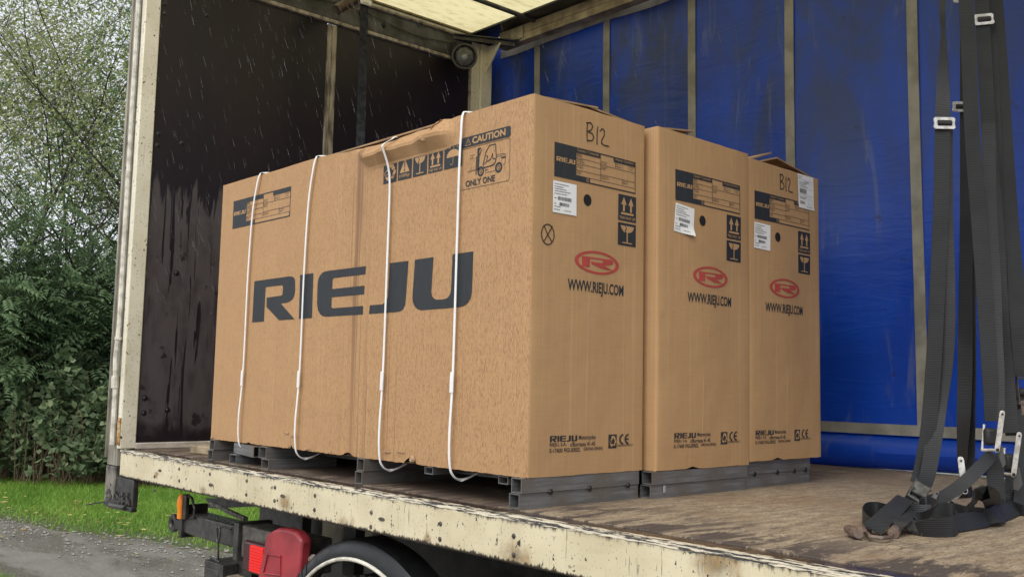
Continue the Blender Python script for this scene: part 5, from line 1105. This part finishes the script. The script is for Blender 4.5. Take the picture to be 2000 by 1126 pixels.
# 4 and 5: behind and to the right
s4 = strap('black strap just right of the frontmost one, with a metal slider near the top')
web(s4, hang([(1917, -25, 1.25), (1919, 40, 1.25), (1925, 150, 1.25), (1934, 300, 1.25), (1944, 420, 1.25), (1950, 540, 1.25), (1958, 660, 1.25), (1967, 760, 1.25), (1975, 845, 1.25)]), .047, twist=[0, 0, 0, 0, 5, 25, 40, 25, 8])
web(s4, hang([(1936, 60, 1.30), (1946, 300, 1.30), (1955, 480, 1.30), (1958, 600, 1.30), (1962, 700, 1.30), (1969, 800, 1.28), (1976, 850, 1.27)]), .036, twist=[40, 40, 30, 50, 60, 30, 10])
slider(s4, 1919, 40, 1.25, .12)
ratchet(s4, 1.16, (1990, 848), (1979, 926), (1958, 924), (1972, 902), [(1978, 915), (1990, 912), (1997, 945), (1988, 958), (1978, 955)])
web(s4, [at(1980, 915, 1.22), at(1978, 950, 1.20), at(1968, 985, 1.16), atz(1948, 1004, .03), atz(1915, 1012, .02)], .050, twist=[0, 0, 10, 40, 70])
s5 = strap('rightmost black strap, cut by the right border of the view, with a brown stained buckle')
web(s5, hang([(1940, -25, 1.34), (1950, 100, 1.34), (1962, 280, 1.34), (1972, 420, 1.34), (1984, 560, 1.33), (1992, 660, 1.32), (1998, 735, 1.32)]), .056)
web(s5, hang([(1945, 120, 1.37), (1966, 400, 1.37), (1980, 600, 1.36), (1996, 735, 1.34)]), .044, twist=[8, 8, 12, 10])
c5 = at(2003, 762, 1.31); cam_buckle(s5, c5, UP, .050, .095, GRIME)
m = MB(); q = c5 - UP * .055; m.obox(q + CAMV * .01, SIDE * .022, UP * .024, CAMV * .003); m.build('brown_handle', RUSTM, s5, bevel=.004)
web(s5, hang([(2004, 800, 1.30), (2002, 870, 1.28), (1999, 930, 1.24), (1994, 985, 1.2)]), .05)
# 6: the loose tangle lying on the floor
s6 = strap('loose black strap lying in twisted folds on the floor, worn hook at its end', loc=(.85, .8, 0))
UPR = dict(side=(0, 0, 1))
for P, tw, wd_ in (([atz(1792, 1034, .016), atz(1822, 1030, .024), atz(1850, 1028, .026), atz(1866, 1026, .026), atz(1872, 1014, .026)], [35, 15, 0, 0, -10], .050),
                   ([atz(1868, 1020, .025), atz(1895, 1016, .024), atz(1925, 1010, .024), atz(1958, 1000, .024), atz(1985, 990, .02)], [-20, -35, -40, -30, -50], .048),
                   ([atz(1780, 1000, .030), atz(1805, 1002, .030), atz(1830, 1000, .034), atz(1860, 998, .036), atz(1890, 1004, .034), atz(1915, 1004, .03)], [20, -10, -25, 0, 20, 40], .048),
                   ([atz(1790, 1018, .03), atz(1806, 1010, .04), atz(1824, 994, .05), atz(1815, 985, .05), atz(1795, 988, .045)], [0, 20, 30, 10, -20], .044)):
    MB().ribbon(P, wd_, .0022, twist=tw, **UPR).build('webbing', SW, s6)
MB().ribbon([atz(1890, 1008, .02), atz(1896, 985, .05), atz(1906, 968, .085), atz(1922, 962, .10), atz(1936, 972, .08), atz(1940, 992, .035), atz(1942, 1002, .012)], .050, .0022, CAMV, twist=[60, 40, 30, 30, 30, 20, 20]).build('webbing', SW, s6)
MB().ribbon([atz(1950, 1000, .018), atz(1975, 990, .02), atz(2000, 997, .016), atz(2030, 1000, .014)], .036, .0022, twist=[20, -10, 10, 0], **UPR).build('webbing', SW, s6)
m = MB(); m.tube([atz(1772, 1020, .022), atz(1782, 1026, .022)], .016, 10); m.tube([atz(1778, 1034, .010), atz(1800, 1041, .007), atz(1820, 1037, .008), atz(1817, 1032, .012)], [.008, .006, .006, .004], 8); m.build('worn_hook', GRIME, s6)
# 7: the strap at the bulkhead
p = atx(712, 8, -2.42); s7 = strap('dark narrow strap hanging alone in front of the dark bulkhead', loc=(p.x, p.y, 0))
MB().ribbon([p + Vector((0, 0, .02)), p - Vector((0, 0, .2)), p - Vector((0, -.004, .5)), p - Vector((0, -.006, .9))], .048, .0025, (1, -.2, 0), twist=[0, 0, 8, 30]).build('webbing', plain('dark_navy_web', (.012, .014, .02), .8), s7)
m = MB(); m.obox(p + Vector((.01, 0, .012)), (0, .034, 0), (.006, 0, 0), (0, 0, .012)); m.tube([p + Vector((.012, -.036, .022)), p + Vector((.012, -.03, -.006)), p + Vector((.012, .03, -.006)), p + Vector((.012, .036, .022))], .006, 6); m.tube([p + Vector((.0, 0, .02)), p + Vector((0, .0, .20))], .012, 8); m.build('top_buckle', ZINC, s7, bevel=.002)

# ---------------------------------------------------------------- rain falling past the open side
R = random.Random(21); m = MB()
for k in range(1700):
    x, y, z = R.uniform(-2.75, .1), R.uniform(-.9, 1.3), R.uniform(.7, 2.75)
    if y > 0.55 and R.random() < .6: continue
    l = R.uniform(.022, .05); d = Vector((.21 + R.gauss(0, .03), .21 + R.gauss(0, .03), -1)).normalized() * l; p = Vector((x, y, z)); r = R.uniform(.00004, .00014)
    m.tube([p, p + d * .35, p + d], [r * .3, r * .8, r], 4)
rt = NT('rain_water', .1); rt.col((.7, .72, .76)); rt.b.inputs['Transmission Weight'].default_value = .35; rt.b.inputs['IOR'].default_value = 1.33
tag(m.build('rain', rt.m), kind='stuff')
